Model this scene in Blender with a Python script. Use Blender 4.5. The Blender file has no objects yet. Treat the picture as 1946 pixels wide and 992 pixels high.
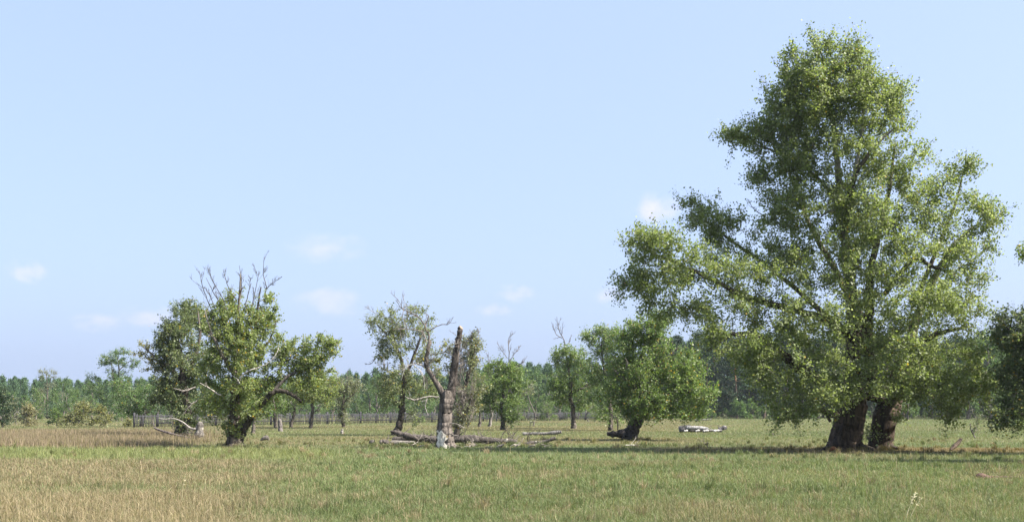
import bpy, math, random
import numpy as np
from mathutils import Vector

random.seed(7)
RNG = np.random.default_rng(7)
R = math.radians
scene = bpy.context.scene
COL = scene.collection

# ------------------------------------------------------------------ camera
EYE, FPX, HZN, CX = 1.7, 2054.0, 776.0, 973.0          # eye height (m), focal length, horizon row and centre column of the 1946 px photo
cam_d = bpy.data.cameras.new("camera")
cam = bpy.data.objects.new("camera", cam_d)
COL.objects.link(cam)
cam.location = (0, 0, EYE)
cam.rotation_euler = (R(90), 0, 0)
cam_d.sensor_width = 36.0
cam_d.lens = 36.0 * FPX / 1946.0
cam_d.shift_y = (HZN - 496.0) / 1946.0
cam_d.clip_end = 12000
scene.camera = cam

# ------------------------------------------------------------------ sky, sun, exposure
SUN_EL, SUN_AZ = 49.0, 104.0                              # azimuth from +Y towards +X
world = bpy.data.worlds.new("World")
scene.world = world
world.use_nodes = True
wn = world.node_tree
bg = wn.nodes["Background"]
sky = wn.nodes.new("ShaderNodeTexSky")
sky.sky_type = "NISHITA"
sky.sun_disc = False
sky.sun_elevation = R(SUN_EL)
sky.sun_rotation = R(SUN_AZ)
sky.air_density = 1.0
sky.dust_density = 10.0
sky.ozone_density = 1.3
sky.altitude = 1000
hazy = wn.nodes.new("ShaderNodeMixRGB")                    # thin high haze evens the sky out
hazy.inputs[0].default_value = 0.66
hazy.inputs[2].default_value = (2.02, 2.56, 3.85, 1)
wn.links.new(sky.outputs[0], hazy.inputs[1])
wn.links.new(hazy.outputs[0], bg.inputs[0])
bg.inputs[1].default_value = 0.105
sun_d = bpy.data.lights.new("sun", "SUN")
sun_d.energy = 4.8
sun_d.angle = R(0.5)
sun_d.color = (1.0, 0.95, 0.86)
sun = bpy.data.objects.new("sun", sun_d)
COL.objects.link(sun)
S = Vector((math.sin(R(SUN_AZ)) * math.cos(R(SUN_EL)), math.cos(R(SUN_AZ)) * math.cos(R(SUN_EL)), math.sin(R(SUN_EL))))
sun.rotation_euler = S.to_track_quat("Z", "Y").to_euler()
sun.location = (30, 20, 60)
scene.view_settings.view_transform = "Standard"
scene.view_settings.look = "None"
scene.view_settings.exposure = 1.55
scene.view_settings.gamma = 1.0
scene.view_settings.use_curve_mapping = False
scene.render.engine = "CYCLES"
cy = scene.cycles
cy.max_bounces = 6
cy.diffuse_bounces = 3
cy.glossy_bounces = 2
cy.transmission_bounces = 3
cy.transparent_max_bounces = 4
cy.volume_bounces = 1
cy.caustics_reflective = False
cy.caustics_refractive = False
cy.sample_clamp_indirect = 6.0
cy.use_denoising = True

# ------------------------------------------------------------------ small helpers
def dist(py):                       # distance of the flat ground seen at that row of the photograph
    return EYE * FPX / (py - HZN)

def ground_xy(px, D):
    return (px - CX) / FPX * D, D

def link(o, parent=None):
    COL.objects.link(o)
    if parent is not None:
        o.parent = parent
    return o

def tag(o, label=None, cat=None, group=None, kind=None):
    if label: o["label"] = label
    if cat: o["category"] = cat
    if group: o["group"] = group
    if kind: o["kind"] = kind
    return o

def empty(name, loc=(0, 0, 0), rz=0.0):
    o = bpy.data.objects.new(name, None)
    o.empty_display_size = 0.3
    link(o)
    o.location = loc
    o.rotation_euler = (0, 0, rz)
    return o

def copy_tree(o, parent=None):
    c = o.copy()
    COL.objects.link(c)
    c.parent = parent
    for ch in list(o.children):
        copy_tree(ch, c)
    return c

class MB:
    """collects faces; one build() is one mesh object"""
    def __init__(self):
        self.v, self.f, self.n, self.c, self.count = [], [], [], [], 0
    def add(self, verts, faces, cols):              # faces: (F,k) array with indices into verts; cols: (F,3)
        verts = np.asarray(verts, np.float32).reshape(-1, 3)
        faces = np.asarray(faces, np.int64)
        cols = np.asarray(cols, np.float32)
        if cols.ndim == 1:
            cols = np.repeat(cols[None], len(faces), 0)
        self.v.append(verts)
        self.f.append((faces + self.count).ravel())
        self.n.append(np.full(len(faces), faces.shape[1], np.int64))
        self.c.append(cols)
        self.count += len(verts)
    def build(self, name, mat, parent=None, smooth=False):
        me = bpy.data.meshes.new(name)
        v = np.concatenate(self.v); f = np.concatenate(self.f); n = np.concatenate(self.n); c = np.concatenate(self.c)
        me.vertices.add(len(v)); me.vertices.foreach_set("co", v.ravel())
        me.loops.add(len(f)); me.loops.foreach_set("vertex_index", f.astype(np.int32))
        me.polygons.add(len(n))
        st = np.zeros(len(n), np.int32); st[1:] = np.cumsum(n)[:-1]
        me.polygons.foreach_set("loop_start", st)
        me.polygons.foreach_set("loop_total", n.astype(np.int32))
        if smooth:
            me.polygons.foreach_set("use_smooth", np.ones(len(n), bool))
        me.update(calc_edges=True)
        a = me.attributes.new("Col", "FLOAT_COLOR", "FACE")
        a.data.foreach_set("color", np.concatenate([c, np.ones((len(c), 1), np.float32)], 1).ravel())
        me.materials.append(mat)
        return link(bpy.data.objects.new(name, me), parent)

def catmull(P, sub=6):
    P = np.asarray(P, float)
    if len(P) < 3:
        t = np.linspace(0, 1, sub + 1)[:, None]
        return P[0] * (1 - t) + P[-1] * t
    Q = np.vstack([2 * P[0] - P[1], P, 2 * P[-1] - P[-2]])
    out = []
    for i in range(1, len(Q) - 2):
        t = np.linspace(0, 1, sub, endpoint=False)[:, None]
        a, b, c, d = Q[i - 1], Q[i], Q[i + 1], Q[i + 2]
        out.append(0.5 * (2 * b + (c - a) * t + (2 * a - 5 * b + 4 * c - d) * t * t + (3 * b - a - 3 * c + d) * t ** 3))
    out.append(P[-1][None])
    return np.vstack(out)

def tube(mb, P, rad, sides=6, col=(.2, .17, .14), rough=0.0, cap=False, cols=None):
    P = np.asarray(P, float); rad = np.asarray(rad, float); n = len(P)
    T = np.gradient(P, axis=0)
    T /= np.linalg.norm(T, axis=1)[:, None] + 1e-9
    m = T.mean(0)
    ref = np.array([1., 0, 0]) if abs(m[0]) < 0.6 * np.linalg.norm(m) + 1e-6 else np.array([0, 1., 0])
    U = np.cross(T, ref); U /= np.linalg.norm(U, axis=1)[:, None] + 1e-9
    W = np.cross(T, U)
    a = np.linspace(0, 2 * math.pi, sides, endpoint=False)
    rr = np.repeat(rad[:, None], sides, 1)
    if rough > 0:
        L = np.concatenate([[0], np.cumsum(np.linalg.norm(np.diff(P, axis=0), axis=1))])
        d = np.zeros((n, sides))
        for k in ((1, 2, 3, 5, 7, 9, 11, 13) if sides > 20 else (1, 2, 3, 5)):
            ph = RNG.uniform(0, 6.28); w = RNG.normal(0, .5); q = RNG.uniform(1, 4)
            d += np.sin(k * a[None] + ph + w * L[:, None] + .5 * np.sin(.5 * q * L[:, None] + ph)) * RNG.uniform(.25, .6)
        d += RNG.normal(0, .04, d.shape)
        rr = rr * (1 + rough * d * 0.5)
    V = P[:, None] + rr[..., None] * (np.cos(a)[None, :, None] * U[:, None] + np.sin(a)[None, :, None] * W[:, None])
    i = np.arange(n - 1)[:, None] * sides; j = np.arange(sides)[None]; j2 = (j + 1) % sides
    F = np.stack([i + j, i + j2, i + sides + j2, i + sides + j], -1).reshape(-1, 4)
    if cols is not None:
        fc = np.repeat(np.asarray(cols)[:-1], sides, 0)
        mb.add(V.reshape(-1, 3), F, fc)
    else:
        mb.add(V.reshape(-1, 3), F, np.asarray(col))
    if cap:
        for k, flip in ((0, True), (n - 1, False)):
            ring = V[k]; c = ring.mean(0) + T[k] * rad[k] * (0.15 if k else -0.15)
            vv = np.vstack([ring, c]); q = np.arange(sides); f = np.stack([q, (q + 1) % sides, np.full(sides, sides)], 1)
            if flip: f = f[:, ::-1]
            mb.add(vv, f, np.asarray(cap if not isinstance(cap, bool) else col))
    return V

def prisms(mb, A, B, r0, r1, col):
    """many thin three sided twigs at once"""
    A = np.asarray(A); B = np.asarray(B); n = len(A)
    if n == 0: return
    T = B - A; T /= np.linalg.norm(T, axis=1)[:, None] + 1e-9
    ref = np.where(np.abs(T[:, 2:3]) > .8, np.array([[1., 0, 0]]), np.array([[0, 0, 1.]]))
    U = np.cross(T, ref); U /= np.linalg.norm(U, axis=1)[:, None] + 1e-9
    W = np.cross(T, U)
    V = np.zeros((n, 6, 3))
    for k in range(3):
        d = math.cos(k * 2.0944) * U + math.sin(k * 2.0944) * W
        V[:, k] = A + d * np.reshape(r0, (-1, 1)); V[:, 3 + k] = B + d * np.reshape(r1, (-1, 1))
    base = np.arange(n)[:, None, None] * 6
    F = (base + np.array([[0, 1, 4, 3], [1, 2, 5, 4], [2, 0, 3, 5]])[None]).reshape(-1, 4)
    mb.add(V.reshape(-1, 3), F, np.asarray(col))

def unit(v):
    return v / (np.linalg.norm(v, axis=-1, keepdims=True) + 1e-9)

def leaves(mb, P, size, cols, nbias=None, narrow=0.42, droop=None):
    n = len(P)
    N = RNG.normal(size=(n, 3)) * 0.8
    if nbias is not None: N += nbias
    N = unit(N)
    D = RNG.normal(size=(n, 3))
    if droop is not None: D += droop
    D = unit(D - N * (D * N).sum(1, keepdims=True))
    Sd = np.cross(N, D)
    L = np.reshape(size, (-1, 1)) * RNG.uniform(.5, 1.4, (n, 1))
    V = np.zeros((n, 4, 3))
    V[:, 0] = P
    V[:, 1] = P + D * L * .45 + Sd * L * narrow + N * L * .08
    V[:, 2] = P + D * L
    V[:, 3] = P + D * L * .45 - Sd * L * narrow + N * L * .08
    F = np.arange(n * 4).reshape(-1, 4)
    mb.add(V.reshape(-1, 3), F, cols)

# ------------------------------------------------------------------ materials
def nodes_of(name):
    m = bpy.data.materials.new(name); m.use_nodes = True
    nt = m.node_tree
    return m, nt, nt.nodes["Principled BSDF"]

def mat_leaf(name, trans=0.48, rough=0.48, spec=0.25):
    m, nt, p = nodes_of(name)
    a = nt.nodes.new("ShaderNodeAttribute"); a.attribute_name = "Col"
    nt.links.new(a.outputs["Color"], p.inputs["Base Color"])
    p.inputs["Roughness"].default_value = rough
    p.inputs["Specular IOR Level"].default_value = spec
    t = nt.nodes.new("ShaderNodeBsdfTranslucent")
    mul = nt.nodes.new("ShaderNodeMixRGB"); mul.blend_type = "MULTIPLY"; mul.inputs[0].default_value = 1.0
    mul.inputs[2].default_value = (1.25, 1.3, .7, 1)
    nt.links.new(a.outputs["Color"], mul.inputs[1])
    nt.links.new(mul.outputs[0], t.inputs["Color"])
    mix = nt.nodes.new("ShaderNodeMixShader"); mix.inputs[0].default_value = trans
    nt.links.new(p.outputs[0], mix.inputs[1]); nt.links.new(t.outputs[0], mix.inputs[2])
    nt.links.new(mix.outputs[0], nt.nodes["Material Output"].inputs[0])
    return m

def mat_bark(name, zs=0.25, scale=7.0, bump=0.6, lo=0.45, hi=1.5, lichen=0.0):
    m, nt, p = nodes_of(name)
    a = nt.nodes.new("ShaderNodeAttribute"); a.attribute_name = "Col"
    tc = nt.nodes.new("ShaderNodeTexCoord"); mp = nt.nodes.new("ShaderNodeMapping")
    mp.inputs["Scale"].default_value = (1, 1, zs)
    nt.links.new(tc.outputs["Object"], mp.inputs[0])
    n1 = nt.nodes.new("ShaderNodeTexNoise"); n1.inputs["Scale"].default_value = scale
    n1.inputs["Detail"].default_value = 6; n1.inputs["Roughness"].default_value = .7
    nt.links.new(mp.outputs[0], n1.inputs["Vector"])
    cr = nt.nodes.new("ShaderNodeMapRange"); cr.inputs[1].default_value = .36; cr.inputs[2].default_value = .66
    cr.inputs[3].default_value = lo; cr.inputs[4].default_value = hi
    nt.links.new(n1.outputs[0], cr.inputs[0])
    mul = nt.nodes.new("ShaderNodeVectorMath"); mul.operation = "SCALE"
    nt.links.new(a.outputs["Color"], mul.inputs[0]); nt.links.new(cr.outputs[0], mul.inputs["Scale"])
    nt.links.new(mul.outputs[0], p.inputs["Base Color"])
    b = nt.nodes.new("ShaderNodeBump"); b.inputs["Strength"].default_value = bump; b.inputs["Distance"].default_value = .08
    nt.links.new(n1.outputs[0], b.inputs["Height"]); nt.links.new(b.outputs[0], p.inputs["Normal"])
    p.inputs["Roughness"].default_value = .9
    p.inputs["Specular IOR Level"].default_value = .2
    return m

M_LEAF = mat_leaf("poplar_leaf")
M_NEEDLE = mat_leaf("pine_needle", .12, .6, .25)
M_GRASS = mat_leaf("grass_blade", .3, .55, .25)
M_BARK = mat_bark("furrowed_bark", .2, 7.0, 1.0, .22, 1.75)
M_DEAD = mat_bark("weathered_dead_wood", .5, 9.0, .7, .35, 1.4)
M_FENCE = mat_bark("weathered_fence_wood", .3, 6.0, .2, .7, 1.3)

# ------------------------------------------------------------------ haze (air) and clouds
def box_mesh(name, x0, x1, y0, y1, z0, z1):
    me = bpy.data.meshes.new(name)
    v = [(x, y, z) for z in (z0, z1) for y in (y0, y1) for x in (x0, x1)]
    f = [(0, 2, 3, 1), (4, 5, 7, 6), (0, 1, 5, 4), (2, 6, 7, 3), (0, 4, 6, 2), (1, 3, 7, 5)]
    me.from_pydata(v, [], f); me.update()
    return me
HAZE = 0.00013
hm = bpy.data.materials.new("air"); hm.use_nodes = True
hn = hm.node_tree; hn.nodes.clear()
ho = hn.nodes.new("ShaderNodeOutputMaterial"); hv = hn.nodes.new("ShaderNodeVolumePrincipled")
hv.inputs["Color"].default_value = (.80, .88, 1.0, 1)
hv.inputs["Density"].default_value = HAZE
hv.inputs["Anisotropy"].default_value = 0.1
hn.links.new(hv.outputs[0], ho.inputs["Volume"])
hz = bpy.data.objects.new("haze", box_mesh("haze", -901, 901, -301, 1101, -2.2, 27.0)); link(hz)
hz.data.materials.append(hm); tag(hz, kind="stuff", label="thin pale blue summer air over the meadow", cat="haze")

def cloud_mat(dens, soft, seed):
    m = bpy.data.materials.new("cloud_vapour"); m.use_nodes = True
    nt = m.node_tree; nt.nodes.clear()
    o = nt.nodes.new("ShaderNodeOutputMaterial"); v = nt.nodes.new("ShaderNodeVolumePrincipled")
    v.inputs["Color"].default_value = (1, .74, .82, 1); v.inputs["Anisotropy"].default_value = .0
    tc = nt.nodes.new("ShaderNodeTexCoord")
    ln = nt.nodes.new("ShaderNodeVectorMath"); ln.operation = "LENGTH"
    nt.links.new(tc.outputs["Object"], ln.inputs[0])
    mp = nt.nodes.new("ShaderNodeMapping"); mp.inputs["Location"].default_value = (seed * 3.1, seed * 1.7, seed)
    mp.inputs["Scale"].default_value = (1.5, 1.5, .9)
    nt.links.new(tc.outputs["Object"], mp.inputs[0])
    nz = nt.nodes.new("ShaderNodeTexNoise"); nz.inputs["Scale"].default_value = 1.3; nz.inputs["Detail"].default_value = 4
    nt.links.new(mp.outputs[0], nz.inputs["Vector"])
    a = nt.nodes.new("ShaderNodeMath"); a.operation = "MULTIPLY_ADD"; a.inputs[1].default_value = 3.0; a.inputs[2].default_value = -.95
    nt.links.new(nz.outputs[0], a.inputs[0])
    s = nt.nodes.new("ShaderNodeMath"); s.operation = "SUBTRACT"
    nt.links.new(a.outputs[0], s.inputs[0]); nt.links.new(ln.outputs["Value"], s.inputs[1])
    r = nt.nodes.new("ShaderNodeMapRange"); r.interpolation_type = "SMOOTHSTEP"
    r.inputs[1].default_value = -.35; r.inputs[2].default_value = soft; r.inputs[3].default_value = 0; r.inputs[4].default_value = dens
    nt.links.new(s.outputs[0], r.inputs[0])
    e = nt.nodes.new("ShaderNodeMapRange"); e.interpolation_type = "SMOOTHSTEP"
    e.inputs[1].default_value = 1.0; e.inputs[2].default_value = .55; e.inputs[3].default_value = 0; e.inputs[4].default_value = 1
    nt.links.new(ln.outputs["Value"], e.inputs[0])
    mu = nt.nodes.new("ShaderNodeMath"); mu.operation = "MULTIPLY"
    nt.links.new(r.outputs[0], mu.inputs[0]); nt.links.new(e.outputs[0], mu.inputs[1])
    nt.links.new(mu.outputs[0], v.inputs["Density"])
    nt.links.new(v.outputs[0], o.inputs["Volume"])
    return m

def ico(name):
    import bmesh
    bm = bmesh.new(); bmesh.ops.create_icosphere(bm, subdivisions=3, radius=1.0)
    me = bpy.data.meshes.new(name); bm.to_mesh(me); bm.free(); return me

CLOUDS = [   # px, py, half width, half height, optical strength, label
    (1250, 398, 62, 34, 1.00, "brightest small puffy cloud just left of the big tree's crown"),
    (622, 472, 85, 32, .75, "long flat pale cloud high above the gap left of the broken snag"),
    (630, 572, 82, 34, .65, "soft pinkish cloud low above the rounded trees right of the bare-topped tree"),
    (52, 516, 48, 25, .6, "lone faint pinkish cloud at the far left edge of the sky"),
    (185, 612, 60, 22, .45, "faint low cloud above the left wood, smaller of the pair there"),
    (292, 602, 75, 24, .5, "wide faint cloud touching the bare-topped tree on its left"),
    (978, 558, 46, 19, .5, "small faint cloud right of the snag, the upper of two"),
    (938, 590, 42, 17, .4, "very faint small cloud right of the snag, the lower of two"),
    (1158, 560, 46, 20, .4, "faint small cloud touching the left tip of the big tree"),
    (1800, 470, 160, 40, .16, "wispy pale cloud behind the right side of the big tree")]
for i, (px, py, hw, hh, st, lab) in enumerate(CLOUDS):
    D = 3000.0 + 60 * i; s = D / FPX
    me = ico("cloud")
    o = link(bpy.data.objects.new("cloud", me))
    o.location = ((px - CX) * s, D, EYE + (HZN - py) * s)
    o.scale = (hw * 1.15 * s, hw * 1.0 * s, hh * 1.25 * s)
    me.materials.append(cloud_mat(st * .30 / (hw * s), .75, i + 1))
    tag(o, lab, "cloud", "small clouds in the sky", "thing")

# ------------------------------------------------------------------ meadow: ground colours shared by soil sheet and grass
def vnoise(X, Y, sc, seed=0):
    x = X / sc + seed * 17.3; y = Y / sc + seed * 9.1
    xi = np.floor(x).astype(np.int64); yi = np.floor(y).astype(np.int64)
    fx = x - xi; fy = y - yi
    fx = fx * fx * (3 - 2 * fx); fy = fy * fy * (3 - 2 * fy)
    def h(a, b):
        q = (a * 374761393 + b * 668265263 + seed * 974711) & 0x7fffffff
        q = ((q ^ (q >> 13)) * 1274126177) & 0x7fffffff
        return ((q ^ (q >> 16)) & 0xffff) / 65535.0
    return (h(xi, yi) * (1 - fx) + h(xi + 1, yi) * fx) * (1 - fy) + (h(xi, yi + 1) * (1 - fx) + h(xi + 1, yi + 1) * fx) * fy

def fbm(X, Y, sc, seed=0):
    return .5 * vnoise(X, Y, sc, seed) + .3 * vnoise(X, Y, sc * .45, seed + 1) + .2 * vnoise(X, Y, sc * .2, seed + 2)

def sm(a, b, x):
    t = np.clip((x - a) / (b - a), 0, 1); return t * t * (3 - 2 * t)

C_GREEN = np.array([.146, .180, .074]); C_LIGHT = np.array([.20, .215, .085]); C_TAN = np.array([.25, .20, .122])
C_BROWN = np.array([.235, .185, .125]); C_BLOND = np.array([.32, .262, .155]); C_DRY = np.array([.205, .182, .085]); C_LITTER = np.array([.20, .13, .05])

def zones(X, Y):
    """what grows where: weights of the kinds of grass at ground points"""
    n1 = fbm(X * .6, Y, 7, 3); n2 = fbm(X * .5, Y, 2.6, 5); n3 = fbm(X * .35, Y, 14, 8)
    left = X / Y * FPX + CX + (n1 - .5) * 260              # bearing, frayed by noise
    Yf = Y + (n3 - .5) * 5 + (n2 - .5) * 3
    tall = sm(430, 250, left) * sm(45.5, 48, Yf) * sm(84, 74, Y)
    light = sm(700, 560, left) * sm(33.5, 35.5, Yf) * (1 - sm(45, 47.5, Yf))
    tan = sm(640, 380, left) * (1 - sm(32.5, 35.5, Yf)) * (.3 + .75 * sm(.38, .6, n2)) + .75 * sm(760, 520, left) * sm(31, 27, Y) * sm(24, 27, Y) * sm(.42, .55, n1)
    tan = np.clip(tan, 0, 1)
    blond = sm(470, 390, X / Y * FPX + CX + (n2 - .5) * 120) * sm(20.3, 18.0, Yf)
    patch = sm(.50, .66, n1) * .8 * (1 - sm(44, 60, Y)) * sm(300, 700, left) + .55 * sm(1150, 1300, left) * sm(1500, 1350, left) * sm(18.6, 17.2, Yf)
    patch = patch + .75 * sm(1770, 1850, left) * sm(30.5, 28.5, Y) * sm(24, 26, Y)
    patch = np.clip(patch + .35 * sm(.52, .62, n2) * sm(500, 760, left) * sm(44, 40, Y), 0, 1)
    dry = sm(44, 56, Yf) * (.35 + .75 * sm(.38, .6, n3)) * (1 - .55 * sm(1280, 1400, left))
    dry = np.clip(dry, 0, 1)
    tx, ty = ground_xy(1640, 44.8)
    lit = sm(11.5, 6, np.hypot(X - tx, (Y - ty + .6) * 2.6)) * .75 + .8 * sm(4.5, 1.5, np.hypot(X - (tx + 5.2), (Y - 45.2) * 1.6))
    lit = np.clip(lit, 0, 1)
    return dict(tall=tall, light=light, tan=tan, blond=blond, patch=patch, dry=dry, lit=lit, n1=n1, n2=n2, n3=n3)

def mixc(c, col, w):
    return c * (1 - w[:, None]) + col * w[:, None]

def base_colour(X, Y, z):
    c = np.repeat(C_GREEN[None], len(X), 0) * (0.62 + .55 * z["n2"][:, None] + .4 * z["n3"][:, None])
    c = mixc(c, C_LIGHT, z["light"] * .95)
    c = mixc(c, C_TAN * .85, z["tan"] * .7)
    c = mixc(c, C_TAN * .8, z["patch"] * .42)
    c = mixc(c, C_DRY, z["dry"] * .85)
    c = mixc(c, C_BROWN, z["tall"] * .9)
    c = mixc(c, C_BLOND * .8, z["blond"] * .45)
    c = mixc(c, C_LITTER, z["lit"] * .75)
    return c

def ground():
    ys = np.concatenate([np.arange(-40, 8, 4.), np.arange(8, 70, .6), np.arange(70, 180, 2.), np.arange(180, 320, 7.), np.array([330, 420, 600, 900, 1090.])])
    xs = np.concatenate([np.array([-890, -500, -260, -160.]), np.arange(-110, -40, 3.), np.arange(-40, 40, .6), np.arange(40, 111, 3.), np.array([160, 260, 500, 890.])])
    X, Y = np.meshgrid(xs, ys); X = X.ravel(); Y = Y.ravel()
    Z = np.zeros_like(X)
    nx = len(xs); i = (np.arange(len(ys) - 1)[:, None] * nx + np.arange(nx - 1)[None]).ravel()
    F = np.stack([i, i + 1, i + nx + 1, i + nx], 1)
    fx = X[F].mean(1); fy = np.maximum(Y[F].mean(1), 4.0)
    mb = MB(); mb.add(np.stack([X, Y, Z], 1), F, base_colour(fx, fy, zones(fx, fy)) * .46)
    m, nt, p = nodes_of("meadow_soil")
    a = nt.nodes.new("ShaderNodeAttribute"); a.attribute_name = "Col"
    tc = nt.nodes.new("ShaderNodeTexCoord")
    nz = nt.nodes.new("ShaderNodeTexNoise"); nz.inputs["Scale"].default_value = 5; nz.inputs["Detail"].default_value = 8; nz.inputs["Roughness"].default_value = .75
    nt.links.new(tc.outputs["Object"], nz.inputs["Vector"])
    mr = nt.nodes.new("ShaderNodeMapRange"); mr.inputs[1].default_value = .3; mr.inputs[2].default_value = .7; mr.inputs[3].default_value = .55; mr.inputs[4].default_value = 1.4
    nt.links.new(nz.outputs[0], mr.inputs[0])
    sc = nt.nodes.new("ShaderNodeVectorMath"); sc.operation = "SCALE"
    nt.links.new(a.outputs["Color"], sc.inputs[0]); nt.links.new(mr.outputs[0], sc.inputs["Scale"])
    nt.links.new(sc.outputs[0], p.inputs["Base Color"])
    p.inputs["Roughness"].default_value = 1.0; p.inputs["Specular IOR Level"].default_value = .1
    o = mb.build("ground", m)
    tag(o, "flat meadow soil under the grass", "ground", kind="structure")
ground()

def blades(name, X, Y, h, w, cols, lean, label, mat=M_GRASS, bend=False, head=None):
    """grass as one object: every blade a bent tapering leaf standing on the ground"""
    n = len(X)
    az = RNG.uniform(0, 2 * math.pi, n)
    la = np.abs(RNG.normal(0, lean, n)); lz = RNG.uniform(0, 2 * math.pi, n)
    dx = np.cos(lz) * la * h; dy = np.sin(lz) * la * h
    sx = np.cos(az) * w * .5; sy = np.sin(az) * w * .5
    z0 = np.zeros(n)
    if not bend:
        V = np.stack([np.stack([X - sx, Y - sy, z0], 1), np.stack([X + sx, Y + sy, z0], 1), np.stack([X + dx, Y + dy, h], 1)], 1)
        F = np.arange(n * 3).reshape(-1, 3); C = cols
        mb = MB(); mb.add(V.reshape(-1, 3), F, C)
    else:
        mx = X + dx * .35; my = Y + dy * .35; mz = h * .6
        V = np.stack([np.stack([X - sx, Y - sy, z0], 1), np.stack([X + sx, Y + sy, z0], 1),
                      np.stack([mx + sx * .8, my + sy * .8, mz], 1), np.stack([mx - sx * .8, my - sy * .8, mz], 1)], 1)
        mb = MB(); F = np.arange(n * 4).reshape(-1, 4); mb.add(V.reshape(-1, 3), F, cols)
        hv_ = h * (1 - .25 * la)
        V2 = np.stack([V[:, 3], V[:, 2], np.stack([X + dx * 1.2, Y + dy * 1.2, hv_], 1)], 1)
        hc = cols if head is None else head
        mb.add(V2.reshape(-1, 3), np.arange(n * 3).reshape(-1, 3), hc)
    o = mb.build(name, mat)
    tag(o, label, "grass", kind="stuff")
    return o

def scatter(n, y0, y1, margin=3.0, p0=None, p1=None):
    """points in the wedge of ground the photograph shows, evenly dense in the picture"""
    u = RNG.uniform(0, 1, n)
    Y = 1 / (1 / y0 + u * (1 / y1 - 1 / y0))
    b0, b1 = (-20, 1966) if p0 is None else (p0, p1)
    half0 = (b0 - CX) / FPX * Y - margin; half1 = (b1 - CX) / FPX * Y + margin
    X = half0 + RNG.uniform(0, 1, n) * (half1 - half0)
    return X, Y

def meadow():
    for (n, y0, y1, nm, lab, bend) in ((760000, 12.5, 34, "meadow_grass", "rough green and straw coloured meadow grass across the front of the field", True),
                                       (330000, 32, 170, "pasture_grass", "short green and yellowed pasture grass under and beyond the trees", False)):
        X, Y = scatter(n, y0, y1, 5.5)
        if not bend:
            far = RNG.uniform(0, 1, n) < .35
            X2, Y2 = scatter(n, 60, 230, 6); X = np.where(far, X2, X); Y = np.where(far, Y2, Y)
        z = zones(X, Y)
        c = base_colour(X, Y, z)
        u = RNG.uniform(0, 1, n)
        # single straw blades in the green, single green blades in the straw
        straw = u < (.08 + .30 * z["tan"] + .16 * z["patch"] + .2 * z["dry"] - .1 * z["light"])
        c = np.where(straw[:, None], C_TAN * RNG.uniform(.75, 1.35, (n, 1)), c)
        grn = (u > .86) & (z["lit"] < .5)
        c = np.where(grn[:, None], C_GREEN * RNG.uniform(.7, 1.5, (n, 1)), c)
        c = c * RNG.uniform(.7, 1.3, (n, 1))
        h = (.05 + .07 * z["n2"] + .05 * z["tan"] + .02 * straw + .05 * z["light"]) * RNG.uniform(.5, 1.5, n)
        h = h * (1 - .6 * z["lit"]) * (1 - .3 * z["dry"])
        h = h * (1 + .25 * sm(60, 140, Y))
        w = np.clip(Y * .00036, .005, .12) * RNG.uniform(.7, 1.5, n)
        blades(nm, X, Y, h, w, c, .6, lab, bend=bend)
    # tall brown seeding grass at the left, in front of the bushes
    X, Y = scatter(110000, 44, 84, 6, -60, 520)
    z = zones(X, Y); k = RNG.uniform(0, 1, len(X)) < z["tall"]; X, Y = X[k], Y[k]; n = len(X)
    c = C_BROWN * RNG.uniform(.65, 1.35, (n, 1)); g = RNG.uniform(0, 1, n) < .25
    c = np.where(g[:, None], C_DRY * RNG.uniform(.7, 1.2, (n, 1)), c)
    blades("tall_grass", X, Y, .30 * RNG.uniform(.5, 1.45, n), .028 * RNG.uniform(.6, 1.4, n), c, .3, "band of tall purplish brown seeding grass at the left edge of the meadow")
    # blond dry stalks in the near left corner, loose straw tufts elsewhere
    X, Y = scatter(32000, 12.5, 22.5, 5, -60, 540)
    z = zones(X, Y); k = RNG.uniform(0, 1, len(X)) < z["blond"] * .32 + .06 * z["tan"]; X, Y = X[k], Y[k]; n = len(X)
    c = C_BLOND * RNG.uniform(.6, 1.25, (n, 1))
    blades("dry_grass", X, Y, .25 * RNG.uniform(.4, 1.6, n), .007 * RNG.uniform(.7, 1.5, n), c, .65, "blond dry grass stalks in the near left corner", bend=True)
    X, Y = scatter(18000, 13, 50, 5)
    z = zones(X, Y); k = RNG.uniform(0, 1, len(X)) < .08 + .8 * z["tan"] + .4 * z["patch"]; X, Y = X[k], Y[k]; n = len(X)
    c = C_TAN * RNG.uniform(.8, 1.5, (n, 1))
    blades("straw_grass", X, Y, .24 * RNG.uniform(.5, 1.6, n), np.clip(Y * .0004, .006, .02), c, .3, "thin straw coloured seed stalks standing above the meadow grass", bend=True)
meadow()

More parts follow.
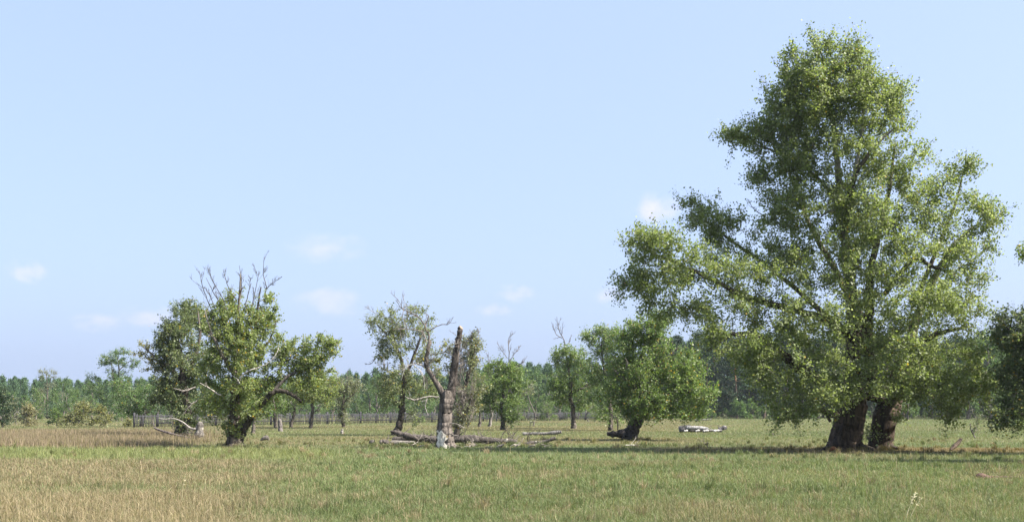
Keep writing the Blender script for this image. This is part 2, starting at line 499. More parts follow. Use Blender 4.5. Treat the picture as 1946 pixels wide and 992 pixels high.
def tussocks():
    X, Y = scatter(3400, 13.5, 60, 5)
    z = zones(X, Y); r = RNG.uniform(.05, .2, len(X)); nb = RNG.integers(14, 46, len(X))
    ex, ey, er = [], [], []
    for px, D, w in ((1606, 44.3, .9), (1672, 44.6, .7), (444, 47, .5), (845, 46.2, .7), (1205, 57.4, .6), (345, 62, .5)):       # longer grass round the trunks
        x0, y0 = ground_xy(px, D); k = 16; a = RNG.uniform(0, 6.28, k)
        ex += list(x0 + np.cos(a) * w * RNG.uniform(.8, 1.3, k)); ey += list(y0 + np.sin(a) * w * RNG.uniform(.8, 1.2, k)); er += [.14] * k
    for px in np.arange(705, 1062, 5.0):                          # and along the fallen trunks
        x0, y0 = ground_xy(px + RNG.normal(0, 2), 48.5 + RNG.normal(0, .3)); ex.append(x0); ey.append(y0); er.append(.12)
    X = np.concatenate([X, ex]); Y = np.concatenate([Y, ey]); r = np.concatenate([r, er]); nb = np.concatenate([nb, np.full(len(ex), 34)])
    z = zones(X, Y)
    tone = base_colour(X, Y, z); st = RNG.uniform(0, 1, len(X)) < .18 + .4 * z["tan"]
    tone = np.where(st[:, None], C_TAN * RNG.uniform(.7, 1.25, (len(X), 1)), tone * RNG.uniform(.65, 1.15, (len(X), 1)))
    hh = RNG.uniform(.09, .26, len(X))
    i = np.repeat(np.arange(len(X)), nb); n = len(i)
    a = RNG.uniform(0, 6.28, n); q = np.sqrt(RNG.uniform(0, 1, n)) * r[i]
    blades("tussock_grass", X[i] + np.cos(a) * q, Y[i] + np.sin(a) * q, hh[i] * RNG.uniform(.5, 1.3, n), np.clip(Y[i] * .0004, .006, .03), tone[i] * RNG.uniform(.75, 1.25, (n, 1)), .7,
           "ragged tussocks of longer grass dotted over the meadow and round the trunks", bend=True)
tussocks()

# ------------------------------------------------------------------ tree builder
def palette(n, kind, cl=None):
    """leaf colours: n leaves; cl = per leaf clump value 0..1"""
    g = {"sage": ((.085, .12, .05), (.155, .185, .095)), "poplar": ((.14, .19, .052), (.235, .275, .11)), "dark": ((.08, .135, .034), (.15, .195, .06)),
         "pale": ((.15, .18, .085), (.20, .225, .12)), "olive": ((.17, .18, .07), (.23, .22, .10)),
         "mid": ((.10, .165, .045), (.17, .23, .08)), "scrub": ((.075, .14, .045), (.13, .195, .07)),
         "pine": ((.02, .046, .02), (.038, .07, .031)), "youngpine": ((.055, .11, .05), (.095, .155, .075)),
         "tan": ((.20, .19, .10), (.27, .24, .14)), "grey": ((.15, .165, .105), (.21, .22, .15))}[kind]
    a, b = np.array(g[0]), np.array(g[1])
    t = RNG.uniform(0, 1, (n, 1)) * .6 + (cl[:, None] if cl is not None else .5) * .4
    c = a * (1 - t) + b * t
    return c * RNG.uniform(.75, 1.25, (n, 1))

class Tree:
    def __init__(self, s, bx, by, D=None):
        self.s, self.bx, self.by, self.D = s, bx, by, D
        self.wood, self.leaf, self.dead, self.deads = MB(), MB(), MB(), []
        self.N = np.zeros((60000, 3)); self.NR = np.zeros(60000); self.nn = 0
        self.fill = (.35, 1.35); self.leanto = None
    def p(self, px, py, dy=0.0):
        if self.leanto: dy += self.leanto * max(0, self.by - py) / 800.0
        if self.D is None: return np.array([(px - self.bx) * self.s, dy, (self.by - py) * self.s])
        k = (self.D + dy) / FPX                                  # a limb that stands nearer is placed at its own true size
        return np.array([(px - CX) * k - (self.bx - CX) * self.s, dy, EYE - (py - HZN) * k])
    def add_nodes(self, P, r):
        k = len(P); self.N[self.nn:self.nn + k] = P; self.NR[self.nn:self.nn + k] = r; self.nn += k
    def limb(self, pts, col0=(.085, .065, .05), col1=(.16, .145, .12), sides=None, rough=.10, dead=False, pale_r=.12, cap=False):
        """pts: (px, py, depth m, radius px)"""
        P = np.array([self.p(q[0], q[1], q[2]) for q in pts]); rr = np.array([q[3] * self.s for q in pts])
        sub = 8 if rr.max() > .2 else 5
        Q = catmull(P, sub); r = np.interp(np.linspace(0, 1, len(Q)), np.linspace(0, 1, len(P)), rr)
        L = np.linalg.norm(np.diff(P, axis=0), axis=1).mean()
        jit = RNG.normal(0, 1, Q.shape) * np.minimum(r * .18, .03 * L)[:, None]; jit[0] = 0
        Q = Q + jit
        t = np.clip((r - .04) / max(pale_r, .05), 0, 1)[:, None]
        c = np.array(col1) * (1 - t) + np.array(col0) * t
        tube(self.dead if dead else self.wood, Q, r, sides or (30 if r.max() > .3 else 9 if r.max() > .08 else 6), cols=c, rough=rough, cap=cap)
        if not dead: self.add_nodes(Q, r)
        return Q
    def deadlimb(self, pts, col=(.26, .235, .21), shoots=7, depth=2, sl=.38, wood=False, ang=(.5, 1.0)):
        """bare limb with side twigs"""
        P = np.array([self.p(q[0], q[1], q[2]) for q in pts]); rr = np.array([q[3] * self.s * .52 for q in pts])
        Q = catmull(P, 5); r = np.interp(np.linspace(0, 1, len(Q)), np.linspace(0, 1, len(P)), rr)
        Q = Q + RNG.normal(0, 1, Q.shape) * (r * .5)[:, None]
        mb = self.wood if wood else MB()
        if not wood: self.deads.append(mb)
        tube(mb, Q, r, 6, col=np.array(col), rough=.1)
        if wood: self.add_nodes(Q, r)
        self._shoots(mb, Q, r, shoots, depth, sl, col, ang)
    def _shoots(self, mb, Q, r, n, depth, sl, col, ang):
        L = np.linalg.norm(np.diff(Q, axis=0), axis=1).sum()
        for k in range(n):
            t = RNG.uniform(.25, .97); i = min(int(t * (len(Q) - 1)), len(Q) - 2)
            T = unit(Q[i + 1] - Q[i]); a = RNG.uniform(*ang)
            side = unit(np.cross(T, RNG.normal(size=3)))
            d = unit(T * math.cos(a) + side * math.sin(a) + np.array([0, 0, .25]))
            ln = L * sl * RNG.uniform(.4, 1.1) * (1.15 - .6 * t)
            m = 5; tt = np.linspace(0, 1, m)[:, None]
            W = Q[i] + d * ln * tt + np.array([0, 0, ln * .12]) * tt ** 2 + RNG.normal(0, ln * .03, (m, 3)) * tt
            r0 = max(r[i] * .5, .26 * self.s); r1 = .15 * self.s
            rr = np.linspace(r0, r1, m)
            tube(mb, W, rr, 4, col=np.array(col) * RNG.uniform(.85, 1.1))
            if depth > 1: self._shoots(mb, W, rr, max(2, int(n * .45)), depth - 1, .45, col, ang)
    def crown(self, lobes, pal="poplar", per=110, size=.085, spray=.45, yellow=.012, pale=.10, bark=(.15, .135, .115), up=.10, shell=.75, shrink=.86, rscale=1.0):
        s = self.s; C = []; LB = []
        for lb in lobes:
            px, py, rx, ry, dy, rd, n = lb[:7]
            u = unit(RNG.normal(size=(n, 3))) * (RNG.uniform(0, 1, (n, 1)) ** .42 * (1 - .25 * shell) + .25 * shell * RNG.uniform(.6, 1, (n, 1)))
            c0 = self.p(px, py, dy)
            C.append(c0 + u * np.array([rx * s, rd, ry * s]) * shrink); LB.append(np.repeat(c0[None], n, 0))
        C = np.vstack(C); LB = np.vstack(LB)
        k = C[:, 2] > .25
        C, LB = C[k], LB[k]
        d0 = np.array([np.min(((self.N[:self.nn] - c) ** 2).sum(1)) for c in C])
        order = np.argsort(d0); C, LB = C[order], LB[order]
        ctr = self.N[:self.nn].mean(0)
        for c in C:
            D = c - self.N[:self.nn]; dd = np.linalg.norm(D, axis=1) + 1e-6
            cost = dd * (1 + .9 * np.clip(-D[:, 2] / dd, 0, 1)) + .15 * (self.NR[:self.nn] < .008)
            i = int(np.argmin(cost)); a = self.N[i]; d = dd[i]
            if d < .12: continue
            m = 5 if d < 1 else 7
            t = np.linspace(0, 1, m)[:, None]
            mid = (a + c) / 2 + np.array([0, 0, up * d * RNG.uniform(-.6, 1.6)]) + RNG.normal(0, .07 * d, 3)
            Q = a * (1 - t) ** 2 + 2 * mid * t * (1 - t) + c * t * t
            r0 = min(self.NR[i] * .75, (.009 + .011 * d ** 1.1) * rscale); r1 = .005 * rscale
            rr = np.linspace(r0, r1, m)
            tube(self.wood, Q, rr, 4 if r0 < .03 else 6, col=np.array(bark) * RNG.uniform(.7, 1.15))
            self.add_nodes(Q[1:], rr[1:])
        n = len(C); out = unit(C - ctr) * .5 + unit(C - LB) * .6
        nt = 5
        dirs = unit(RNG.normal(size=(n, nt, 3)) + out[:, None] * 1.0 + np.array([0, 0, .35]))
        ln = spray * RNG.uniform(.5, 1.5, (n, nt, 1))
        A = np.repeat(C[:, None], nt, 1); B = A + dirs * ln
        prisms(self.wood, A.reshape(-1, 3), B.reshape(-1, 3), .006 * rscale, .003 * rscale, np.array(bark))
        q = max(1, per // nt)
        dens = RNG.uniform(*self.fill, n)                          # some clumps fuller than others
        t = RNG.uniform(.05, 1.05, (n, nt, q, 1))
        P = A[:, :, None] + (B - A)[:, :, None] * t + np.clip(RNG.normal(0, spray * .15, (n, nt, q, 3)), -spray * .3, spray * .3)
        keep = RNG.uniform(0, 1, (n, nt, q)) < np.clip(dens, 0, 1)[:, None, None]
        hue = np.repeat(RNG.uniform(0, 1, n)[:, None], nt * q, 1).reshape(n, nt, q)
        ob = np.repeat((out * .2)[:, None], nt * q, 1).reshape(n, nt, q, 3)
        P = P[keep]; hue = hue[keep]; ob = ob[keep]; N_ = len(P)
        c = palette(N_, pal, hue)
        u = RNG.uniform(0, 1, N_)
        c = np.where((u < pale)[:, None], np.array([.29, .32, .20]) * RNG.uniform(.8, 1.3, (N_, 1)), c)
        c = np.where((u > 1 - yellow)[:, None], np.array([.42, .30, .05]) * RNG.uniform(.6, 1.1, (N_, 1)), c)
        leaves(self.leaf, P, size, c, ob + np.array([0, 0, .25]), droop=np.array([0, 0, -.5]))
    def roots(self, px, py, dy, rad, n=7, col=(.07, .055, .045)):
        """buttress roots running out from the foot of a trunk (rad in metres)"""
        c = self.p(px, py, dy); c[2] = 0
        a0 = RNG.uniform(0, 6.28)
        for k in range(n):
            a = a0 + k * 6.28 / n + RNG.normal(0, .2); d = np.array([math.cos(a), math.sin(a), 0]); l = RNG.uniform(1.35, 2.1)
            P = catmull(np.array([c + d * rad * .55 + [0, 0, rad * 1.1], c + d * rad * .95 + [0, 0, rad * .32], c + d * rad * l * .85 + [0, 0, rad * .08], c + d * rad * l * 1.15 - [0, 0, rad * .12]]), 5)
            tube(self.wood, P, np.linspace(.30, .09, len(P)) * rad, 8, col=np.array(col) * RNG.uniform(.8, 1.2), rough=.2)
    def finish(self, name, label, cat, loc, group=None, mats=(None, None)):
        root = empty(name, loc); tag(root, label, cat, group)
        if self.wood.count: self.wood.build("trunk", mats[0] or M_BARK, root, smooth=True)
        if self.leaf.count: self.leaf.build("crown", mats[1] or M_LEAF, root)
        for d in self.deads: d.build("dead_branch", M_DEAD, root, smooth=True)
        return root

def tree_at(bx, by, D):
    return Tree(D / FPX, bx, by, D), (*ground_xy(bx, D), 0.0)

# ------------------------------------------------------------------ the huge twin-trunked poplar
def big_poplar():
    D = dist(854.5)
    t, loc = tree_at(1640, 854.5, D)
    dk = (.072, .051, .036)
    t.leanto = -2.4; t.fill = (.28, 1.25)
    t.roots(1606, 855, 0, .60, 8); t.roots(1672, 854, .5, .46, 7)
    # left trunk with root flare, then the main stem
    t.limb([(1604, 856, 0, 36), (1606, 846, 0, 31), (1610, 815, 0, 28), (1619, 780, 0, 27), (1622, 745, .1, 23), (1624, 700, .1, 17), (1625, 640, .1, 13.5), (1620, 570, .1, 11.5),
            (1612, 500, .1, 10), (1604, 440, .1, 8.5), (1598, 390, 0, 7), (1593, 330, 0, 5.5), (1585, 250, .1, 4), (1572, 170, .1, 2.6), (1560, 95, 0, 1)], dk, (.34, .32, .28), rough=.13, pale_r=.28)
    # right trunk leaning right
    t.limb([(1671, 855, .5, 26), (1672, 846, .5, 22), (1677, 815, .5, 22), (1688, 780, .55, 23), (1696, 755, .6, 19), (1704, 720, .7, 15), (1722, 670, .8, 11), (1745, 600, 1, 8),
            (1775, 530, 1.1, 6), (1810, 470, 1.2, 4), (1850, 430, 1.2, 2)], dk, (.2, .18, .15), rough=.13, pale_r=.3)
    # inner stems
    t.limb([(1624, 735, -.2, 16), (1638, 680, -.4, 12), (1648, 610, -.5, 10), (1652, 540, -.5, 7), (1668, 450, -.4, 5), (1690, 360, -.4, 3.5), (1700, 280, -.4, 2)], dk, (.2, .18, .15))
    t.limb([(1662, 760, 0, 18), (1655, 700, .4, 12), (1640, 620, .9, 9), (1590, 520, 1.4, 6), (1540, 430, 1.7, 4), (1500, 330, 1.6, 2)], dk, (.2, .18, .15))
    t.limb([(1603, 436, 0, 6.5), (1612, 380, -.6, 5.5), (1625, 335, -.9, 4.5), (1646, 300, -1.1, 3.4), (1672, 270, -1.2, 2.4), (1698, 245, -1.2, 1.2)], (.1, .08, .07), (.13, .11, .1))
    t.limb([(1622, 340, -.9, 4), (1632, 290, -.8, 3), (1640, 220, -.6, 2.2), (1634, 130, -.3, 1.2)], (.2, .18, .16), (.28, .26, .23))
    t.limb([(1605, 425, 0, 5.5), (1590, 405, -.5, 4.2), (1576, 402, -.7, 2.4), (1560, 412, -.9, 1.4)], (.2, .18, .16), (.24, .22, .19))
    t.limb([(1597, 395, 0, 4.5), (1560, 345, .4, 3.2), (1500, 300, .6, 2.4), (1430, 272, .7, 1.4)], (.1, .08, .07), (.15, .13, .11))
    # left arm
    t.limb([(1620, 640, .1, 10), (1560, 605, -.5, 8), (1490, 585, -1, 6.5), (1410, 560, -1.2, 5), (1330, 520, -1.2, 3.5), (1260, 490, -1, 2.4), (1215, 470, -1, 1.4)], dk, (.16, .14, .12))
    t.limb([(1580, 610, -.3, 6), (1500, 540, .5, 4.5), (1420, 480, 1, 3.2), (1340, 420, 1.2, 1.8)], dk, (.16, .14, .12))
    # low arched limb on the left
    t.limb([(1606, 760, -.3, 14), (1560, 725, -1.2, 11), (1505, 690, -1.7, 8.5), (1455, 650, -2, 6), (1415, 634, -2, 4.6), (1380, 640, -2, 3.4), (1345, 668, -2, 2)], dk, (.1, .08, .07))
    t.limb([(1592, 790, -.5, 7), (1560, 780, -1.6, 5), (1510, 782, -2.2, 3.6), (1470, 792, -2.4, 2)], dk, (.1, .08, .07))
    # right side limbs
    t.limb([(1694, 755, .5, 11), (1730, 742, -.6, 8), (1780, 742, -1.2, 5.5), (1830, 765, -1.4, 3)], dk, (.1, .08, .07))
    t.limb([(1722, 670, .8, 7), (1770, 640, 0, 5), (1820, 625, -.3, 3), (1850, 620, -.3, 1.6)], dk, (.13, .11, .1))
    t.limb([(1680, 560, -.3, 5), (1735, 495, -.8, 4.4), (1775, 508, -1, 3.2), (1815, 520, -1, 1.8)], (.08, .07, .06), (.1, .09, .08))
    t.limb([(1745, 560, 1, 5), (1790, 450, .8, 3.5), (1815, 390, .6, 2.6), (1832, 320, .5, 1.2)], dk, (.16, .14, .12))
    t.limb([(1578, 800, -1.0, 3.2), (1573, 792, -1.1, 2.6), (1570, 785, -1.1, 1.8), (1571, 776, -1.1, 1)], dk, (.09, .07, .06))
    L = [  # px, py, rx, ry, depth offset, depth radius, clumps
        (1548, 148, 58, 56, 0, 1.4, 46), (1505, 128, 26, 30, .2, .7, 10), (1630, 146, 50, 56, -.2, 1.3, 40), (1558, 92, 20, 18, 0, .5, 7), (1624, 94, 18, 18, 0, .5, 7),
        (1555, 215, 105, 66, .2, 2, 76), (1655, 215, 78, 68, -.3, 1.7, 54), (1590, 165, 80, 70, .3, 1.5, 40), (1510, 250, 70, 60, .2, 1.4, 30), (1700, 190, 28, 30, 0, .8, 8),
        (1480, 190, 45, 28, .3, 1, 14), (1425, 262, 52, 24, .6, .9, 22), (1390, 272, 20, 22, .6, .5, 6), (1470, 268, 55, 34, .4, 1, 20), (1480, 310, 60, 40, .4, 1.2, 24),
        (1580, 310, 110, 60, .3, 2.3, 60), (1700, 300, 65, 70, -.3, 2, 42), (1490, 340, 62, 40, 1, 1.4, 24), (1440, 345, 30, 24, .9, .7, 7),
        (1540, 405, 95, 60, .6, 2.4, 56), (1470, 410, 50, 40, 1.2, 1.3, 18), (1670, 400, 100, 75, -.4, 2.6, 70), (1765, 400, 55, 55, .3, 1.6, 26),
        (1832, 335, 24, 40, .5, .8, 8), (1845, 410, 42, 42, .8, 1.2, 16), (1885, 412, 22, 18, .9, .5, 6), (1790, 345, 30, 36, .5, .9, 7), (1855, 460, 30, 34, .8, .9, 9),
        (1560, 500, 100, 55, -.4, 2.6, 56), (1680, 500, 100, 70, -.6, 2.8, 66), (1790, 490, 62, 62, .2, 1.8, 34), (1845, 540, 30, 50, .4, 1.1, 12),
        (1470, 480, 75, 45, 1, 1.8, 30), (1345, 425, 50, 38, 1.2, 1.1, 24), (1318, 395, 26, 18, 1.2, .6, 7), (1400, 445, 45, 40, 1, 1.3, 18),
        (1270, 468, 58, 30, -.8, 1.2, 26), (1225, 440, 20, 14, -.8, .5, 5), (1215, 480, 34, 22, -.9, .8, 9), (1330, 510, 85, 40, -1, 1.8, 42), (1235, 535, 52, 40, -.6, 1.2, 28), (1198, 548, 22, 22, -.6, .6, 6), (1425, 535, 80, 45, -1, 2, 40),
        (1300, 580, 60, 26, -1, 1, 14), (1250, 590, 40, 24, -.9, .8, 9), (1380, 590, 70, 30, -1.3, 1.5, 20), (1470, 600, 80, 40, -1.3, 2, 34),
        (1580, 590, 90, 50, -1.6, 1.6, 34), (1720, 580, 95, 55, -1, 2.6, 58), (1810, 600, 52, 50, -.2, 1.6, 24), (1850, 600, 22, 30, -.2, .7, 5),
        (1420, 655, 60, 32, -2, 1.2, 20), (1360, 650, 36, 30, -2, .8, 12), (1500, 690, 82, 55, -2, 1.8, 48), (1430, 710, 34, 40, -2, 1, 9),
        (1590, 700, 60, 34, -2.2, 1.2, 14), (1700, 670, 90, 50, -1.2, 2.4, 52), (1800, 690, 70, 55, -1, 2.1, 44), (1855, 720, 36, 40, -1, 1.2, 13),
        (1640, 738, 75, 20, -2.0, 1.2, 18), (1745, 730, 85, 35, -1.6, 1.9, 38), (1820, 755, 62, 26, -1.4, 1.4, 20), (1790, 785, 45, 14, -1.4, .8, 5),
        (1555, 755, 50, 25, -2.1, 1.2, 18), (1500, 785, 38, 17, -2.3, .8, 13), (1480, 745, 34, 30, -2.1, .9, 9), 
        (1690, 640, 120, 120, 3.0, 2.0, 34), (1560, 640, 110, 110, 2.6, 1.8, 20), (1620, 420, 120, 110, 2.6, 1.4, 26), (1700, 800, 14, 30, 0, .3, 2), (1655, 820, 10, 18, -.1, .3, 2)]
    L = [(a, b, c, d, e - (.9 if b > 300 else .3), f, g) for a, b, c, d, e, f, g in L]
    t.crown(L, "poplar", per=190, size=.084, spray=.58, yellow=.006, pale=.20, shrink=.84)
    t.deadlimb([(1455, 412, 1, 2), (1435, 400, 1, 1.3), (1420, 378, 1, .8)], col=(.2, .17, .15), shoots=5, wood=True)
    t.deadlimb([(1800, 345, .5, 2), (1818, 320, .5, 1.2), (1828, 296, .5, .7)], col=(.22, .19, .16), shoots=6, wood=True)
    t.deadlimb([(1820, 610, -.3, 2), (1840, 570, -.3, 1.2), (1848, 540, -.3, .7)], col=(.2, .17, .15), shoots=6, wood=True)
    t.finish("poplar_tree", "towering full leafed poplar with two thick furrowed trunks, largest tree in the meadow", "tree", loc)

big_poplar()

# ------------------------------------------------------------------ bare-topped tree at the left
def bare_topped():
    t, loc = tree_at(444, 850, dist(850))
    t.roots(445, 850, 0, .34, 6)
    dk = (.09, .072, .058); gy = (.13, .115, .1)
    t.limb([(444, 851, 0, 19), (444, 840, 0, 15), (445, 815, 0, 12), (446, 780, 0, 10), (447, 740, .1, 7.5), (448, 700, .1, 5.5), (450, 650, 0, 3.6), (452, 600, 0, 2.4), (456, 555, 0, 2), (457, 520, 0, 1)], dk, (.15, .13, .11))
    t.limb([(452, 838, .1, 10), (463, 815, 0, 8), (478, 790, -.2, 6.5), (500, 765, -.3, 5.2), (522, 744, -.4, 4.6), (545, 746, -.4, 4), (566, 757, -.4, 2.8), (572, 764, -.4, 1.8)], (.045, .037, .03), (.06, .05, .04))
    t.limb([(518, 748, -.4, 4), (535, 725, -.2, 3.5), (560, 708, 0, 3), (580, 700, .2, 2.2), (605, 670, .3, 1.4)], (.06, .05, .04), (.1, .09, .08))
    t.limb([(447, 710, -.2, 5), (432, 690, -.6, 3.8), (418, 665, -.9, 3.2), (404, 640, -1, 2.6), (392, 628, -1, 1.8), (376, 628, -1, 1)], (.11, .095, .08), gy)
    t.limb([(404, 640, -1, 2), (396, 615, -1, 1.5), (390, 590, -.9, 1)], (.12, .1, .09), gy)
    t.limb([(450, 660, .2, 4), (470, 640, .6, 3.4), (486, 620, .8, 2.6), (490, 580, .8, 2), (496, 545, .8, 1.2)], (.12, .1, .09), gy)
    t.limb([(448, 700, .3, 4), (480, 680, .9, 3), (510, 650, 1.1, 2), (525, 610, 1.1, 1.2)], (.14, .12, .1), gy)
    L = [(450, 620, 66, 44, 0, 1.3, 84), (505, 606, 28, 50, .5, 1, 36), (412, 612, 28, 42, -.4, 1, 24), (446, 690, 72, 60, .2, 1.5, 100), (445, 660, 60, 40, -1.0, .6, 26), (470, 720, 40, 40, -1.0, .6, 16), (500, 680, 38, 48, .7, 1.1, 24),
         (430, 760, 55, 50, -.2, 1.3, 52), (402, 740, 26, 40, 0, 1, 18), (480, 755, 38, 45, -.1, 1.0, 28), (445, 808, 26, 20, -.3, .5, 12), (565, 690, 36, 26, .3, .8, 15),
         (606, 664, 42, 28, .3, .8, 30), (592, 715, 48, 42, .2, .9, 42), (628, 658, 16, 14, .3, .4, 5), (535, 650, 22, 18, .4, .7, 5), (515, 745, 36, 28, .5, .9, 14), (462, 572, 34, 14, 0, .7, 6), (548, 668, 30, 24, .4, .8, 14), (540, 705, 30, 30, .5, .8, 16)]
    t.crown(L, "poplar", per=115, size=.08, spray=.36, yellow=.035, pale=.10, shrink=.88)
    for q in ([(415, 640, -.6, 2.2), (400, 585, -.6, 1.6), (386, 548, -.6, 1.2), (379, 515, -.6, .7)], [(440, 620, -.7, 2), (424, 570, -.7, 1.5), (405, 535, -.7, 1), (396, 512, -.7, .6)], [(470, 630, .5, 2), (480, 575, .5, 1.5), (488, 540, .5, 1), (492, 515, .5, .6)], [(425, 590, 0, 2), (408, 560, -.1, 1.4), (392, 528, -.2, .7)], [(450, 570, 0, 2), (434, 545, 0, 1.4), (424, 512, 0, .7)],
              [(456, 570, 0, 2), (459, 540, 0, 1.5), (455, 505, 0, .7)], [(466, 580, .3, 1.8), (474, 550, .3, 1.3), (476, 528, .3, .7)], [(502, 575, .8, 2), (506, 545, .8, 1.6), (500, 520, .8, 1.2), (502, 488, .8, .6)],
              [(506, 548, .8, 1.5), (518, 538, .8, 1.1), (536, 526, .8, .6)], [(410, 590, -.3, 1.5), (398, 560, -.3, 1), (388, 545, -.3, .6)]):
        t.deadlimb(q, col=(.085, .07, .058), shoots=9, sl=.34)
    t.deadlimb([(455, 722, -1.3, 3), (462, 712, -1.4, 2.6), (480, 702, -1.5, 2.2), (505, 692, -1.4, 2), (522, 676, -1.4, 1.6), (530, 662, -1.3, .9)], col=(.42, .39, .35), shoots=3)
    t.deadlimb([(455, 728, -1.3, 2.6), (450, 720, -1.4, 1.8), (440, 712, -1.4, 1)], col=(.45, .42, .38), shoots=2)
    t.deadlimb([(420, 752, -1.2, 3), (398, 738, -1.3, 2.2), (380, 727, -1.3, 1.2)], col=(.38, .34, .3), shoots=3)
    t.deadlimb([(392, 790, -.9, 2.2), (405, 790, -.9, 2.2), (415, 792, -.9, 1.6)], col=(.36, .33, .3), shoots=1)
    t.finish("tree", "broad leafy tree with bare grey twigs above its crown and a dark arching limb", "tree", loc)
bare_topped()

def left_companion():
    t, loc = tree_at(345, 833, dist(832))
    dk = (.06, .05, .042)
    t.limb([(342, 834, 0, 15), (345, 820, 0, 12), (354, 790, 0, 10), (350, 750, 0, 8), (346, 700, 0, 6), (340, 660, 0, 4), (330, 620, 0, 2)], dk, (.12, .1, .09))
    t.limb([(348, 740, 0, 6), (366, 690, .4, 4), (380, 640, .4, 2.5), (376, 590, .3, 1.2)], dk, (.12, .1, .09))
    t.limb([(347, 730, 0, 5), (325, 700, -.2, 4), (305, 690, -.3, 3), (288, 672, -.3, 2), (276, 662, -.3, 1)], dk, (.14, .12, .1))
    L = [(335, 650, 40, 45, 0, 1.2, 44), (315, 632, 16, 22, 0, .6, 9), (368, 606, 30, 42, 2.2, 1.2, 36), (345, 600, 18, 26, .3, .5, 10), (318, 660, 22, 40, 0, .8, 18), (340, 710, 52, 45, 0, 1.5, 50), (380, 690, 40, 50, .6, 1.4, 32), (325, 755, 42, 36, 0, 1.3, 30),
         (355, 800, 26, 24, -.3, .7, 16), (370, 760, 40, 40, .4, 1.2, 24)]
    t.crown([(a, b, c, d, e, f, int(g * 1.35)) for a, b, c, d, e, f, g in L], "sage", per=115, size=.10, spray=.5, yellow=.02, pale=.12)
    t.crown([(276, 672, 20, 22, -.3, .6, 12), (292, 698, 18, 14, -.3, .5, 7)], "olive", per=70, size=.09, spray=.32, yellow=.05)
    t.deadlimb([(372, 735, -1.2, 2.4), (352, 742, -1.3, 1.8), (330, 738, -1.3, 1)], col=(.38, .34, .3), shoots=4)
    t.deadlimb([(375, 760, -1.0, 2), (360, 772, -1.1, 1.4), (345, 790, -1.1, .8)], col=(.34, .3, .27), shoots=4)
    t.finish("tree", "tall dark green tree overlapping the bare-topped tree from behind on its left", "tree", loc)
left_companion()

